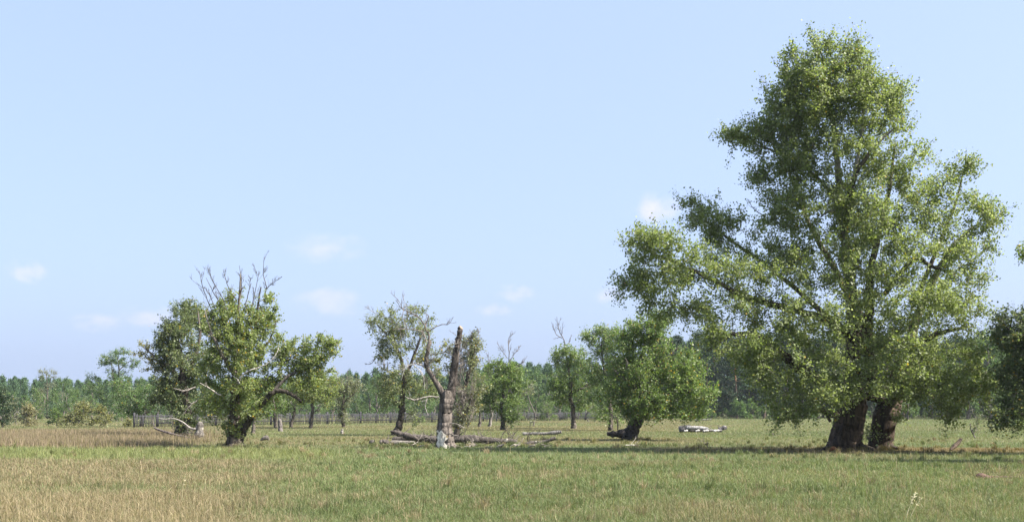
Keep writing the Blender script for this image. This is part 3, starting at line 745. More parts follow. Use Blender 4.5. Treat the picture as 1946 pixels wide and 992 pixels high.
# ------------------------------------------------------------------ broken snag in the middle with its two forks
def snag():
    D = dist(851); t, loc = tree_at(845, 851, D)
    t.roots(846, 851, 0, .38, 6, (.1, .085, .072))
    dk = (.10, .083, .07); gy = (.13, .112, .098)
    t.limb([(846, 852, 0, 18), (846, 838, 0, 15.5), (845, 815, 0, 13.5), (846, 790, 0, 12), (848, 765, 0, 12), (850, 748, 0, 11)], dk, gy, rough=.24, pale_r=.5)
    t.limb([(845, 762, -.1, 8), (838, 742, -.1, 6), (826, 722, -.1, 5), (814, 704, -.1, 4.4), (809, 692, -.1, 4.6), (812, 672, -.1, 3.8), (815, 655, -.1, 4.6), (817, 648, -.1, 3.4)], (.085, .07, .06), gy, rough=.12)
    t.limb([(853, 765, .1, 10), (859, 735, .1, 9), (864, 700, .1, 8), (868, 665, .1, 6.4), (872, 640, .1, 5.4), (876, 622, .1, 4.8)], (.085, .07, .06), (.11, .095, .085), rough=.22, cap=(.2, .165, .13))
    t.deadlimb([(815, 655, -.1, 4), (811, 628, -.1, 3), (803, 612, -.1, 2.6), (790, 598, -.1, 2.2), (766, 588, -.1, 1.4), (752, 570, -.1, .8)], col=(.15, .125, .105), shoots=8)
    t.deadlimb([(810, 652, -.2, 3), (806, 636, -.2, 2.4), (796, 628, -.2, 2), (770, 626, -.3, 1.5), (748, 626, -.3, .8)], col=(.24, .21, .19), shoots=7)
    t.deadlimb([(813, 630, -.1, 2), (826, 622, -.1, 1.7), (840, 617, -.1, 1.5), (852, 616, -.1, 1.1), (862, 602, -.1, .6)], col=(.17, .145, .125), shoots=5)
    t.deadlimb([(766, 590, -.1, 1.3), (758, 572, -.1, 1), (742, 556, -.1, .6)], col=(.2, .175, .155), shoots=6)
    t.deadlimb([(806, 698, -.1, 4), (795, 690, -.2, 3.6), (783, 692, -.3, 2.6), (770, 700, -.4, 1.8), (762, 722, -.4, 1)], col=(.46, .43, .39), shoots=8)
    t.deadlimb([(784, 692, -.3, 2), (800, 705, -.4, 1.6), (806, 725, -.4, 1), (806, 740, -.4, .6)], col=(.46, .43, .39), shoots=5)
    t.deadlimb([(818, 674, -.1, 2), (832, 672, -.1, 1.6), (848, 668, -.1, 1)], col=(.2, .18, .15), shoots=4)
    t.deadlimb([(834, 755, -.2, 3), (815, 753, -.4, 2.4), (790, 760, -.6, 3), (776, 756, -.7, 2), (770, 753, -.7, 1)], col=(.28, .25, .225), shoots=5)
    t.deadlimb([(812, 754, -.4, 2), (808, 772, -.5, 1.8), (814, 790, -.5, 1.2)], col=(.34, .31, .28), shoots=3)
    t.deadlimb([(855, 805, -.2, 2.4), (870, 806, -.5, 1.8), (884, 814, -.6, 1)], col=(.26, .23, .2), shoots=3)
    t.deadlimb([(852, 823, -.5, 2.2), (862, 826, -.6, 2), (873, 830, -.6, 1.4)], col=(.2, .175, .15), shoots=2)
    for k in range(30):                                            # fuzz of dead shoots on the leaning fork
        py = 752 - k * 3.9; x = 856 + (750 - py) * .16
        a = RNG.choice([-1, 1])
        t.deadlimb([(x + a * 5, py, 0, .9), (x + a * RNG.uniform(10, 22), py - RNG.uniform(2, 16), RNG.uniform(-.4, .4), .4)], col=(.2, .18, .155), shoots=4, depth=1)
    t.crown([(846, 662, 14, 12, 0, .4, 4), (838, 690, 18, 20, .2, .4, 4), (808, 690, 14, 14, 0, .3, 3)], "olive", per=50, size=.07, spray=.25, yellow=.08)
    for k in range(20):                                            # fine grey twigs on both sides of the forks
        x, y = RNG.choice([RNG.uniform(800, 832), RNG.uniform(842, 880)]), RNG.uniform(640, 765); a = RNG.normal(0, 15)
        t.deadlimb([(x, y, -.1, 1.1), (x + a * .5, y - 10, -.3, .8), (x + a, y - RNG.uniform(14, 34), RNG.normal(-.3, .3), .35)], col=(.22, .195, .17), shoots=9)
    root = t.finish("dead_tree", "broken snag with stripped white foot and a thick leaning fork snapped off flat", "tree", loc)
    # stripped white wood at the foot, wrapped round the front of the trunk
    s = D / FPX; mb = MB(); n, m = 7, 9
    rows = []
    for i in range(m):
        z = i / (m - 1) * 32 * s
        r = (20.8 - 2.0 * i / (m - 1)) * s
        a0 = R(-135 + 8 * math.sin(i * 2.1)); a1 = R(-72 + 16 * math.sin(i * 1.3 + 1) - i * 1.5)
        a = np.linspace(a0, a1, n)
        rows.append(np.stack([np.cos(a) * r + .5 * s, np.sin(a) * r, np.full(n, z) + (np.sin(np.arange(n) * 1.7) * 2.4 * s if i == m - 1 else 0)], 1))
    V = np.vstack(rows); i = (np.arange(m - 1)[:, None] * n + np.arange(n - 1)[None]).ravel()
    F = np.stack([i, i + 1, i + n + 1, i + n], 1)
    c = np.repeat(np.array([[.72, .66, .56]]), len(F), 0) * RNG.uniform(.9, 1.05, (len(F), 1)); c[RNG.uniform(0, 1, len(F)) < .06] = (.6, .46, .25)
    Vi = V.copy(); Vi[:, :2] *= .9
    mb.add(V, F, c); mb.add(Vi, F[:, ::-1], c)
    o = mb.build("stripped_wood", M_DEAD, root, smooth=True); o["label"] = "bare white wood where the bark has come off"
snag()

def pale_poplar():
    t, loc = tree_at(758, 826, 68.0)
    dk = (.06, .05, .042)
    t.limb([(750, 828, 0, 9), (756, 815, 0, 7), (763, 790, 0, 6), (764, 760, 0, 5.2), (768, 725, 0, 4.4), (764, 690, 0, 3.4), (752, 655, 0, 2.6), (745, 620, 0, 1.6)], dk, (.14, .12, .1))
    t.limb([(768, 725, 0, 3.5), (785, 680, .3, 2.8), (800, 640, .3, 2), (815, 600, .3, 1)], dk, (.15, .13, .11))
    t.limb([(760, 680, 0, 2.6), (738, 640, -.3, 2), (715, 615, -.3, 1)], dk, (.2, .18, .16))
    t.fill = (.15, .95)
    L = [(738, 612, 40, 34, -.2, 1.2, 20), (712, 618, 16, 18, -.2, .6, 5), (792, 612, 44, 32, .3, 1.3, 20), (750, 655, 40, 34, 0, 1.4, 26), (730, 670, 22, 20, 0, .7, 9), (800, 660, 34, 34, .4, 1.1, 14), (755, 720, 36, 30, 0, 1.3, 26), (790, 730, 28, 34, 0, 1, 14), (740, 755, 26, 22, 0, .9, 13), (785, 790, 14, 18, 0, .5, 6), (825, 690, 18, 34, .4, .8, 9), (820, 740, 20, 26, .2, .8, 8), (725, 725, 20, 22, 0, .8, 8)]
    t.crown([(a, b, c, d, e, f, int(g * 1.7)) for a, b, c, d, e, f, g in L], "pale", per=95, size=.10, spray=.5, yellow=.02, pale=.15)
    for k in range(16):                                            # dead twigs through and beyond the thin crown
        x, y = RNG.uniform(715, 825), RNG.uniform(590, 720); a = RNG.normal(0, 16)
        t.deadlimb([(x, y, -.6, 1.3), (x + a * .5, y - 12, -.7, .9), (x + a, y - RNG.uniform(18, 34), -.7, .4)], col=(.25, .22, .19), shoots=8)
    for q in ([(765, 600, 0, 1.5), (768, 575, 0, 1), (764, 558, 0, .6)], [(720, 600, 0, 1.3), (705, 590, 0, .8), (694, 582, 0, .5)], [(722, 670, 0, 1.4), (706, 690, 0, 1), (694, 692, 0, .5)]):
        t.deadlimb(q, col=(.26, .23, .2), shoots=7)
    t.finish("tree", "loose grey green tree with a thin bent trunk behind the snag's left", "tree", loc)
pale_poplar()

def right_of_snag():
    t, loc = tree_at(868, 834, dist(834))
    dk = (.13, .11, .095)
    t.limb([(862, 836, 0, 8), (868, 822, 0, 6.5), (876, 795, 0, 5.5), (880, 760, 0, 5), (888, 720, 0, 4), (896, 690, 0, 3), (904, 655, 0, 1.6)], dk, (.14, .12, .1))
    t.limb([(880, 755, 0, 4), (868, 720, .3, 3), (862, 680, .3, 1.6)], dk, (.14, .12, .1))
    L = [(898, 660, 20, 24, 0, .8, 13), (890, 700, 26, 24, 0, .9, 12), (885, 750, 28, 30, -.1, 1, 13), (872, 790, 22, 24, -.2, .8, 14), (905, 735, 20, 30, .2, .8, 9), (882, 672, 14, 26, .3, .7, 8), (858, 690, 14, 40, .5, .7, 8), (893, 775, 24, 26, 0, .8, 8)]
    t.crown([(a, b, c, d, e, f, int(g * 1.7)) for a, b, c, d, e, f, g in L], "grey", per=72, size=.09, spray=.45, yellow=.04, pale=.15)
    for q in ([(906, 660, 0, 1.6), (908, 640, 0, 1), (910, 626, 0, .5)], [(898, 660, 0, 1.4), (896, 642, 0, 1), (898, 628, 0, .5)], [(884, 760, -.3, 2), (872, 740, -.5, 1.4), (862, 700, -.5, .7)], [(880, 770, -.4, 2), (894, 745, -.6, 1.4), (898, 715, -.6, .7)],
              [(874, 800, -.4, 2), (866, 770, -.6, 1.4), (858, 745, -.6, .7)], [(880, 790, -.4, 2), (890, 780, -.6, 1.3), (900, 762, -.6, .7)], [(878, 780, -.4, 2), (878, 750, -.6, 1.3), (872, 722, -.6, .7)]):
        t.deadlimb(q, col=(.22, .19, .165), shoots=12)
    for k in range(22):                                            # dead suckers all round the leaning stem
        x, y = RNG.uniform(862, 892), RNG.uniform(700, 815); a = RNG.normal(0, 16)
        t.deadlimb([(x, y, -.5, 1.4), (x + a * .5, y - 20, -.6 + RNG.normal(0, .3), 1), (x + a, y - RNG.uniform(34, 60), -.6 + RNG.normal(0, .4), .5)], col=(.23, .2, .175), shoots=9)
    t.finish("tree", "scraggy half dead tree full of grey twigs tight behind the right side of the snag", "tree", loc)
right_of_snag()

# ------------------------------------------------------------------ the row in the middle distance
def simple(bx, by, D, limbs, lobes, label, pal="mid", per=85, size=.12, spray=.6, yellow=.01, pale=.08, dead=(), name="tree", rs=1.4, dk=(.085, .072, .06), dc=(.2, .175, .155), thin=.8, more=1.6):
    t, loc = tree_at(bx, by, D)
    for l in limbs: t.limb([(q[0], q[1], q[2], q[3] * thin) for q in l], dk, (.15, .13, .11))
    t.crown([(*q[:6], int(q[6] * more)) for q in lobes], pal, per=per, size=size, spray=spray, yellow=yellow, pale=pale, rscale=rs, shrink=.95)
    for q in dead: t.deadlimb(q, col=dc, shoots=8)
    return t.finish(name, label, "tree", loc)

def middle_row():
    simple(956, 817, dist(817), [[(955, 818, 0, 7), (956, 805, 0, 5.6), (954, 785, 0, 5), (952, 770, 0, 4.4), (957, 755, 0, 4), (956, 740, 0, 3.4), (964, 715, 0, 2.4), (966, 690, 0, 1.5)], [(953, 785, 0, 3.6), (938, 770, -.2, 3), (930, 740, -.2, 1.8)]],
           [(940, 725, 34, 30, 0, 1.6, 36), (975, 720, 30, 30, 0, 1.4, 26), (955, 760, 36, 28, -.2, 1.5, 34), (970, 785, 18, 14, -.3, .8, 11), (920, 760, 20, 26, 0, 1.1, 14), (950, 698, 30, 14, 0, 1.2, 12)],
           "rounded green tree with crooked trunk and a bare dead spire rising from its crown", dead=(
           [(966, 700, 0, 2), (967, 670, 0, 1.6), (966, 650, 0, 1.2), (972, 628, 0, .6)], [(966, 690, 0, 1.6), (978, 672, 0, 1.2), (990, 656, 0, .6)], [(965, 680, 0, 1.4), (952, 664, 0, 1), (945, 650, 0, .5)], [(930, 705, 0, 1.3), (929, 685, 0, .9), (928, 668, 0, .5)], [(976, 700, 0, 1.4), (992, 690, 0, 1), (1002, 676, 0, .5)],
           [(962, 752, -.9, 2.6), (968, 742, -1, 2), (974, 748, -1, 1.4)]), dc=(.2, .175, .16))
    simple(1090, 815, dist(814.5), [[(1090, 815, 0, 7.5), (1090, 800, 0, 5.6), (1088, 775, 0, 5.2), (1084, 750, 0, 4.6), (1085, 725, 0, 3.6), (1078, 690, 0, 2.6), (1074, 660, 0, 1.6)], [(1086, 745, 0, 3.6), (1105, 738, 0, 2.6), (1125, 725, 0, 1.6)]],
           [(1072, 680, 28, 24, 0, 1.4, 28), (1100, 690, 28, 26, 0, 1.4, 22), (1065, 725, 28, 28, 0, 1.4, 28), (1105, 730, 30, 26, 0, 1.4, 22), (1110, 765, 20, 16, -.3, .9, 12), (1060, 750, 18, 16, 0, .9, 9), (1078, 762, 16, 12, .3, .8, 7)],
           "upright green tree with a straight grey trunk and one bare dead branch at its top", pale=.12, dead=(
           [(1074, 668, 0, 2.4), (1073, 650, 0, 2), (1066, 635, 0, 1.6), (1060, 620, 0, 1.1), (1058, 602, 0, .6)], [(1068, 642, 0, 1.6), (1058, 636, 0, 1.2), (1048, 612, 0, .6)], [(1076, 655, 0, 1.4), (1082, 650, 0, 1), (1086, 636, 0, .5)], [(1102, 738, -1, 2), (1116, 736, -1.1, 1.6), (1124, 734, -1.1, 1)]), dc=(.15, .13, .115))
    simple(1160, 818, dist(818), [[(1160, 819, 0, 6.5), (1161, 805, 0, 5), (1160, 780, 0, 4.6), (1155, 740, 0, 4), (1148, 700, 0, 3), (1142, 655, 0, 1.8)], [(1158, 750, 0, 3), (1180, 700, 0, 2.2), (1195, 660, 0, 1.2)]],
           [(1140, 650, 26, 30, 0, 1.4, 28), (1175, 650, 32, 26, 0, 1.5, 28), (1150, 700, 40, 30, 0, 1.8, 36), (1190, 690, 30, 30, 0, 1.4, 20), (1145, 745, 32, 26, 0, 1.4, 22), (1160, 785, 22, 16, 0, 1, 12), (1120, 640, 10, 14, 0, .5, 4)],
           "airy pale green tree behind the left side of the dense leaning tree", pal="mid", pale=.2)
    # leaning tree above the fallen dark trunk
    D = dist(836.5)
    simple(1205, 837, D, [[(1196, 838, 0, 16), (1200, 826, 0, 12.5), (1206, 808, 0, 11.5), (1214, 785, 0, 10.5), (1218, 755, 0, 8), (1215, 715, 0, 6), (1222, 670, 0, 4), (1232, 630, 0, 2)], [(1215, 780, 0, 7), (1245, 765, -.5, 5), (1285, 745, -.8, 3.4), (1325, 745, -.8, 1.8)], [(1217, 760, 0, 5), (1200, 730, -.4, 4), (1180, 715, -.6, 2.4), (1165, 700, -.6, 1.2)], [(1216, 720, 0, 4), (1255, 690, .4, 3), (1290, 660, .4, 1.6)]],
           [(1225, 635, 44, 36, 0, 1.3, 52), (1255, 610, 26, 20, 0, .8, 12), (1210, 665, 50, 30, 0, 1.4, 30), (1200, 640, 22, 24, 0, .8, 12), (1215, 700, 55, 36, 0, 1.7, 62), (1285, 690, 50, 30, .3, 1.5, 40), (1180, 725, 30, 34, -.3, 1.1, 26), (1235, 755, 55, 28, -.6, 1.5, 46), (1255, 785, 50, 16, -1, 1, 26), (1310, 745, 36, 24, -.8, 1.0, 24), (1338, 752, 20, 18, -.8, .6, 10), (1320, 780, 26, 14, -.9, .7, 12), (1300, 715, 44, 30, -.3, 1.1, 26), (1170, 750, 24, 24, -.4, .9, 14), (1200, 770, 24, 20, -.4, .8, 14), (1290, 785, 26, 12, -.9, .7, 10), (1270, 730, 40, 26, -.4, 1.3, 22)],
           "dense leaning tree whose stout dark trunk rises beside a dark fallen trunk", pal="mid", per=115, size=.095, spray=.52, yellow=.03, pale=.08, rs=1.1, thin=1.0, more=1.1, dk=(.05, .042, .036), dead=([(1188, 700, -1.4, 1.6), (1193, 690, -1.5, 1.2), (1188, 680, -1.5, .7)],))
    # thin trees left of the snag, by the fence
    simple(592, 815, dist(814), [[(590, 816, 0, 5), (592, 800, 0, 4.2), (594, 775, 0, 3.8), (592, 755, 0, 3), (590, 730, 0, 1.8)], [(594, 785, 0, 2), (603, 778, 0, 1.4), (610, 768, 0, .8)]],
           [(590, 745, 40, 22, 0, 1.6, 28), (615, 758, 28, 16, 0, 1.2, 13), (570, 755, 24, 16, 0, 1.1, 11), (600, 725, 36, 22, 0, 1.5, 20), (575, 735, 34, 22, 0, 1.4, 16), (625, 735, 26, 20, 0, 1.2, 12)], "slender grey trunked tree with light green crown right of the slim leaning tree", pal="poplar", yellow=.04)
    simple(553, 813, dist(812), [[(552, 814, 0, 4.6), (555, 800, 0, 3.6), (559, 785, 0, 3.2), (560, 765, 0, 2.4), (558, 740, 0, 1.4)]],
           [(555, 750, 34, 24, 0, 1.4, 24), (530, 765, 26, 20, 0, 1.2, 16), (550, 780, 26, 12, .5, 1, 8)], "slim leaning tree with a broken white stub in its crown near the fence", dead=(
           [(561, 772, -.8, 1.8), (564, 763, -.9, 2.2), (568, 757, -.9, 1.6)], [(562, 770, -.8, 1.6), (555, 768, -.9, 1.2), (552, 762, -.9, .7)]), dc=(.5, .47, .43))
    simple(652, 813, dist(812), [[(652, 814, 0, 4.4), (652, 795, 0, 3.6), (652, 770, 0, 3.2), (655, 745, 0, 2.4), (662, 725, 0, 1.2)], [(652, 765, 0, 2.4), (664, 755, 0, 2), (676, 745, 0, 1)]],
           [(650, 735, 26, 16, 0, 1.4, 22), (672, 738, 18, 16, 0, 1.1, 12), (635, 745, 16, 14, 0, 1, 9), (652, 790, 8, 16, 0, .4, 9), (655, 765, 18, 10, 0, .9, 5)], "small grey green tree with leaves down its trunk by the wooden fence", pal="grey", dead=([(658, 725, 0, 1.1), (660, 714, 0, .7), (661, 704, 0, .4)],))
    simple(524, 813, dist(813), [[(524, 814, 0, 5), (523, 800, 0, 4.6), (522, 780, 0, 4), (518, 750, 0, 2)]], [(515, 770, 26, 22, 0, 1.4, 16), (505, 745, 26, 20, .3, 1.3, 12)], "short dark trunked tree mostly hidden behind the bare-topped tree's right side", pal="mid")
    simple(481, 823, dist(823), [[(481, 824, 0, 5), (482, 812, 0, 4.4), (484, 790, 0, 3.6), (488, 760, 0, 2)]], [(490, 775, 24, 20, .3, 1.1, 14)], "low tree close behind the foot of the bare-topped tree", pal="mid")
    # stems behind the spire tree
    simple(911, 812, dist(811), [[(911, 813, 0, 4.4), (912, 800, 0, 3.4), (912, 780, 0, 2.8), (908, 755, 0, 1.4)]], [(905, 755, 24, 22, 0, 1.3, 18), (915, 725, 18, 16, 0, 1, 10)], "small dark stemmed tree between the snag and the spire tree", pal="mid")
    simple(932, 811, dist(810.5), [[(930, 812, 0, 4.4), (932, 800, 0, 3.6), (934, 785, 0, 3), (928, 765, 0, 1.6)], [(933, 790, 0, 2.2), (940, 775, 0, 1.2)]], [(925, 765, 20, 18, 0, 1.2, 12)], "forked grey stemmed small tree just left of the spire tree", pal="grey", dk=(.2, .18, .16))
    simple(1012, 810, dist(810), [[(1013, 811, 0, 2), (1017, 790, 0, 1.5), (1008, 765, 0, 1.2), (1000, 745, 0, .8)]], [(1012, 803, 5, 7, 0, .3, 4), (1005, 745, 14, 16, 0, .8, 6)], "thin sapling with a bent bare stem between the spire tree and the upright tree", pal="grey", per=50)
    # left side, near the brown grass
    simple(265, 812, 101, [[(266, 813, 0, 5), (270, 797, 0, 4), (262, 775, 0, 3.4), (255, 750, 0, 2)], [(268, 795, 0, 3), (285, 778, 0, 2.2), (297, 762, 0, 1.2)]],
           [(255, 765, 34, 26, 0, 1.7, 32), (285, 755, 26, 24, 0, 1.4, 20), (235, 740, 26, 22, .5, 1.4, 16), (270, 785, 24, 12, 0, 1.1, 10)], "dark green low tree with a forked trunk beside the brown grass", pal="scrub")
    simple(222, 806, 148, [[(222, 807, 0, 4.4), (222, 770, 0, 3.6), (225, 730, 0, 3.2), (226, 700, 0, 2.6), (224, 680, 0, 1.4)], [(222, 740, 0, 2.6), (214, 710, 0, 2.2), (212, 685, 0, 1.2)], [(225, 705, 0, 2), (240, 690, 0, 1.6), (252, 684, 0, .8)]],
           [(214, 684, 22, 12, 0, 1.6, 16), (246, 692, 18, 8, 0, 1.2, 8), (196, 690, 10, 6, 0, .6, 4), (230, 670, 14, 7, 0, 1, 6), (240, 712, 14, 8, 0, 1, 4), (215, 712, 18, 10, 0, 1.1, 6), (225, 745, 40, 22, 0, 2, 26), (180, 740, 20, 16, 0, 1.2, 10), (175, 718, 8, 8, 0, .5, 3)],
           "tall umbrella shaped tree with open stems above the left scrub", pal="scrub", thin=.5, more=2.2)
    simple(90, 800, 190, [[(90, 807, 0, 3.6), (90, 770, 0, 3), (90, 740, 0, 2.4), (88, 712, 0, 1.2)], [(90, 745, 0, 2), (98, 715, 0, 1)]],
           [(82, 712, 14, 10, 0, 1, 7), (98, 712, 11, 9, 0, .8, 5), (92, 745, 24, 18, 0, 1.6, 18)], "thin topped grey tree poking above the pine plantation at far left", pal="grey", per=60, thin=.5, more=2.5)
middle_row()

# ------------------------------------------------------------------ right edge
def right_edge():
    D = 40.0; t, loc = tree_at(2060, 863, D)
    dk = (.06, .05, .04)
    t.limb([(2060, 866, 0, 26), (2060, 840, 0, 20), (2056, 780, 0, 17), (2050, 700, 0, 13), (2045, 600, 0, 9), (2040, 480, 0, 4)], dk, (.12, .1, .09))
    t.limb([(2056, 770, 0, 8), (2000, 770, -.6, 6), (1960, 790, -.8, 4.4), (1930, 786, -.8, 2.6), (1900, 796, -.8, 1.4)], dk, (.08, .07, .06))
    t.limb([(2050, 700, 0, 8), (1990, 660, -.2, 5), (1940, 640, -.3, 3), (1910, 620, -.3, 1.6)], dk, (.1, .09, .08))
    t.limb([(2046, 600, 0, 6), (2000, 540, 0, 4), (1965, 500, 0, 2)], dk, (.1, .09, .08))
    L = [(1930, 625, 36, 42, 0, 1, 40), (1960, 690, 50, 90, 0, 1.4, 100), (1912, 650, 20, 32, 0, .6, 14), (1925, 720, 30, 40, -.2, .8, 26), (1935, 768, 40, 28, -.4, 1, 34), (1905, 792, 30, 14, -.8, .6, 14), (1940, 800, 40, 14, -.6, .8, 16), (2010, 620, 60, 100, 0, 1.8, 80), (2080, 600, 90, 140, 0, 2.2, 90), (2030, 480, 60, 60, 0, 1.4, 36), (2010, 760, 60, 30, 0, 1.3, 24), (2130, 720, 60, 70, 0, 1.6, 30)]
    t.fill = (.2, 1.2)
    t.crown(L, "sage", per=110, size=.085, spray=.44, yellow=.02, pale=.06)
    t.finish("tree", "dark leafy tree cut off by the right border with a low trailing branch", "tree", loc)
    simple(1850, 792, 200, [[(1850, 793, 0, 3.6), (1851, 780, 0, 3), (1853, 765, 0, 2.4), (1850, 740, 0, 1.6)]], [(1850, 745, 24, 20, 0, 1.8, 24), (1875, 720, 24, 24, 0, 2, 24), (1830, 760, 16, 12, 0, 1.2, 8)], "small tree with a bare dark stem seen under the big tree's right side", pal="mid", size=.16, spray=.8, per=60)
    simple(1725, 800, 150, [[(1724, 801, 0, 3), (1725, 785, 0, 2.4), (1726, 765, 0, 1.4)]], [(1722, 775, 18, 14, 0, 1.2, 14)], "small leafy sapling beyond the right trunk of the big tree", pal="scrub", size=.14, spray=.6, per=50)
right_edge()

def shade_tree():
    D = 33.0; t, loc = tree_at(2215, 882, D)
    t.limb([(2215, 884, 0, 30), (2212, 850, 0, 24), (2205, 760, 0, 19), (2195, 640, 0, 13), (2180, 500, 0, 7), (2170, 380, 0, 3)], (.07, .055, .045))
    t.limb([(2195, 640, 0, 9), (2120, 560, .2, 6), (2040, 510, .3, 4), (1975, 490, .3, 2)], (.08, .065, .055))
    t.limb([(2205, 740, 0, 9), (2120, 700, 0, 6), (2060, 680, 0, 3)], (.08, .065, .055))
    L = [(1962, 488, 16, 16, .3, .4, 5), (2030, 505, 46, 34, .3, .8, 20), (2110, 540, 70, 60, .2, 1.2, 50), (2200, 480, 110, 110, 0, 1.9, 110), (2210, 640, 120, 90, 0, 2.0, 90), (2110, 680, 70, 50, 0, 1.3, 40), (2300, 560, 80, 110, 0, 1.6, 60)]
    t.crown(L, "dark", per=100, size=.085, spray=.42, yellow=.02, pale=.05)
    t.finish("tree", "tree outside the right border whose leafy tip just enters the picture", "tree", loc)
shade_tree()

# ------------------------------------------------------------------ plantation, wood and scrub beyond the meadow
def young_pine(h, seed):
    """one mesh pair per variant: straight stem and tiers of needle sprays"""
    rng = np.random.default_rng(seed)
    wood, leaf = MB(), MB()
    z = np.linspace(0, h, 7); P = np.stack([np.cumsum(rng.normal(0, .03, 7)), np.cumsum(rng.normal(0, .03, 7)), z], 1)
    tube(wood, P, np.linspace(.13, .015, 7), 6, col=(.13, .10, .08))
    A, B = [], []
    zz = .5
    while zz < h - .15:
        f = zz / h; ln = (.23 * h) * (1 - f) ** .62 * rng.uniform(.75, 1.2) + .1
        k = rng.integers(4, 7); a0 = rng.uniform(0, 6.28)
        for i in range(k):
            a = a0 + i * 6.28 / k + rng.normal(0, .2)
            c = np.array([np.interp(zz, z, P[:, 0]), np.interp(zz, z, P[:, 1]), zz])
            l = ln * rng.uniform(.7, 1.15)
            A.append(c); B.append(c + np.array([math.cos(a) * l, math.sin(a) * l, l * (.25 + .5 * f)]))
        zz += rng.uniform(.28, .5) * (1.2 - .6 * f)
    A.append(P[-1] - [0, 0, .5]); B.append(P[-1] + [0, 0, .25])
    A, B = np.array(A), np.array(B); n = len(A); q = 30
    prisms(wood, A, B, .02, .008, (.13, .10, .08))
    t = RNG.uniform(.25, 1.03, (n, q, 1)); L = np.linalg.norm(B - A, axis=1)
    Q = A[:, None] + (B - A)[:, None] * t + RNG.normal(0, .1, (n, q, 3)) * (0.5 + L[:, None, None])
    c = palette(n * q, "youngpine", np.repeat(RNG.uniform(0, 1, n), q))
    leaves(leaf, Q.reshape(-1, 3), .30, c, np.array([0, 0, .3]), narrow=.2, droop=np.repeat(unit(B - A), q, 0) * .8 + np.array([0, 0, .4]))
    return wood, leaf

def tall_pine(h, seed):
    rng = np.random.default_rng(seed)
    wood, leaf = MB(), MB()
    z = np.linspace(0, h * .95, 9); P = np.stack([np.cumsum(rng.normal(0, .08, 9)), np.cumsum(rng.normal(0, .08, 9)), z], 1)
    tube(wood, P, np.linspace(.24, .05, 9), 7, cols=np.array([(.14, .10, .08)] * 4 + [(.28, .15, .08)] * 5))
    A, B = [], []
    zz = h * rng.uniform(.06, .2)
    while zz < h * .97:
        f = zz / h; ln = h * .20 * math.sin(math.pi * min(1, .22 + f * .8)) ** .7 * rng.uniform(.6, 1.2) + .3
        for i in range(rng.integers(3, 5)):
            a = rng.uniform(0, 6.28); l = ln * rng.uniform(.5, 1.1)
            c = np.array([np.interp(zz, z, P[:, 0]), np.interp(zz, z, P[:, 1]), zz])
            A.append(c); B.append(c + np.array([math.cos(a) * l, math.sin(a) * l, l * rng.uniform(.05, .5)]))
        zz += rng.uniform(.5, 1.0)
    A.append(P[-1] - [0, 0, 1.0]); B.append(P[-1] + [.1, 0, .5])
    A, B = np.array(A), np.array(B); n = len(A); q = 60
    prisms(wood, A, B, .05, .012, (.15, .11, .08))
    t = 1 - RNG.uniform(0, 1, (n, q, 1)) ** 1.5 * .75
    Q = A[:, None] + (B - A)[:, None] * t + RNG.normal(0, .33, (n, q, 3)) * np.array([1, 1, .6])
    c = palette(n * q, "pine", np.repeat(RNG.uniform(0, 1, n), q))
    leaves(leaf, Q.reshape(-1, 3), .40, c, np.array([0, 0, .5]), narrow=.22, droop=np.array([0, 0, .4]))
    return wood, leaf

def leafy(h, w, seed, pal, per=60, stem=.35, size=.17, clumps=60, n_lobes=6):
    """broadleaf tree or bush of the far scrub (metres)"""
    rng = np.random.default_rng(seed)
    t = Tree(1.0, 0, 0)
    x = np.cumsum(rng.normal(0, .06 * h, 5)); x -= x[0]
    t.limb([(x[i], -h * .85 * i / 4, rng.normal(0, .04 * h), h * .02 * (1 - i / 5) + .02) for i in range(5)], (.12, .1, .085), (.17, .15, .13))
    for k in range(3):
        a = rng.uniform(-1, 1); t.limb([(x[1], -h * .25, 0, h * .012 + .01), (x[1] + a * w * .25, -h * .45, rng.normal(0, w * .15), .03), (x[1] + a * w * .42, -h * .65, rng.normal(0, w * .2), .015)], (.12, .1, .085), (.17, .15, .13))
    L = []
    for k in range(n_lobes):
        f = (k + .5) / n_lobes; zz = h * (stem + (1 - stem) * f) - h * .06
        ww = w * .5 * math.sin(math.pi * (.25 + .68 * f)) ** .8
        L.append((rng.normal(0, ww * .45), -zz, ww * rng.uniform(.6, .9), h * (1 - stem) / n_lobes * 1.1, rng.normal(0, ww * .4), ww * rng.uniform(.6, .9), max(4, int(clumps / n_lobes))))
    t.crown(L, pal, per=per, size=size, spray=.11 * h ** .6 + .25, yellow=.004, pale=.05, rscale=1.5)
    return t.wood, t.leaf

def proto(name, wl, label, cat, group, mats=(None, None)):
    root = empty(name); tag(root, label, cat, group)
    wl[0].build("trunk", mats[0] or M_BARK, root, smooth=True)
    wl[1].build("crown", mats[1] or M_LEAF, root)
    return root

class Stand:
    """a few variants, copied with their parts"""
    def __init__(self, protos):
        self.protos, self.used = protos, [False] * len(protos)
    def put(self, px, D, scale, label=None, group=None, k=None, dy=0):
        k = RNG.integers(len(self.protos)) if k is None else k
        o = self.protos[k] if not self.used[k] else copy_tree(self.protos[k])
        self.used[k] = True
        x, y = ground_xy(px, D); o.location = (x, y, 0)
        o.rotation_euler = (RNG.normal(0, .02), RNG.normal(0, .02), RNG.uniform(0, 6.28))
        o.scale = (scale * RNG.uniform(.85, 1.15), scale * RNG.uniform(.85, 1.15), scale)
        if label: o["label"] = label
        if group: o["group"] = group
        return o

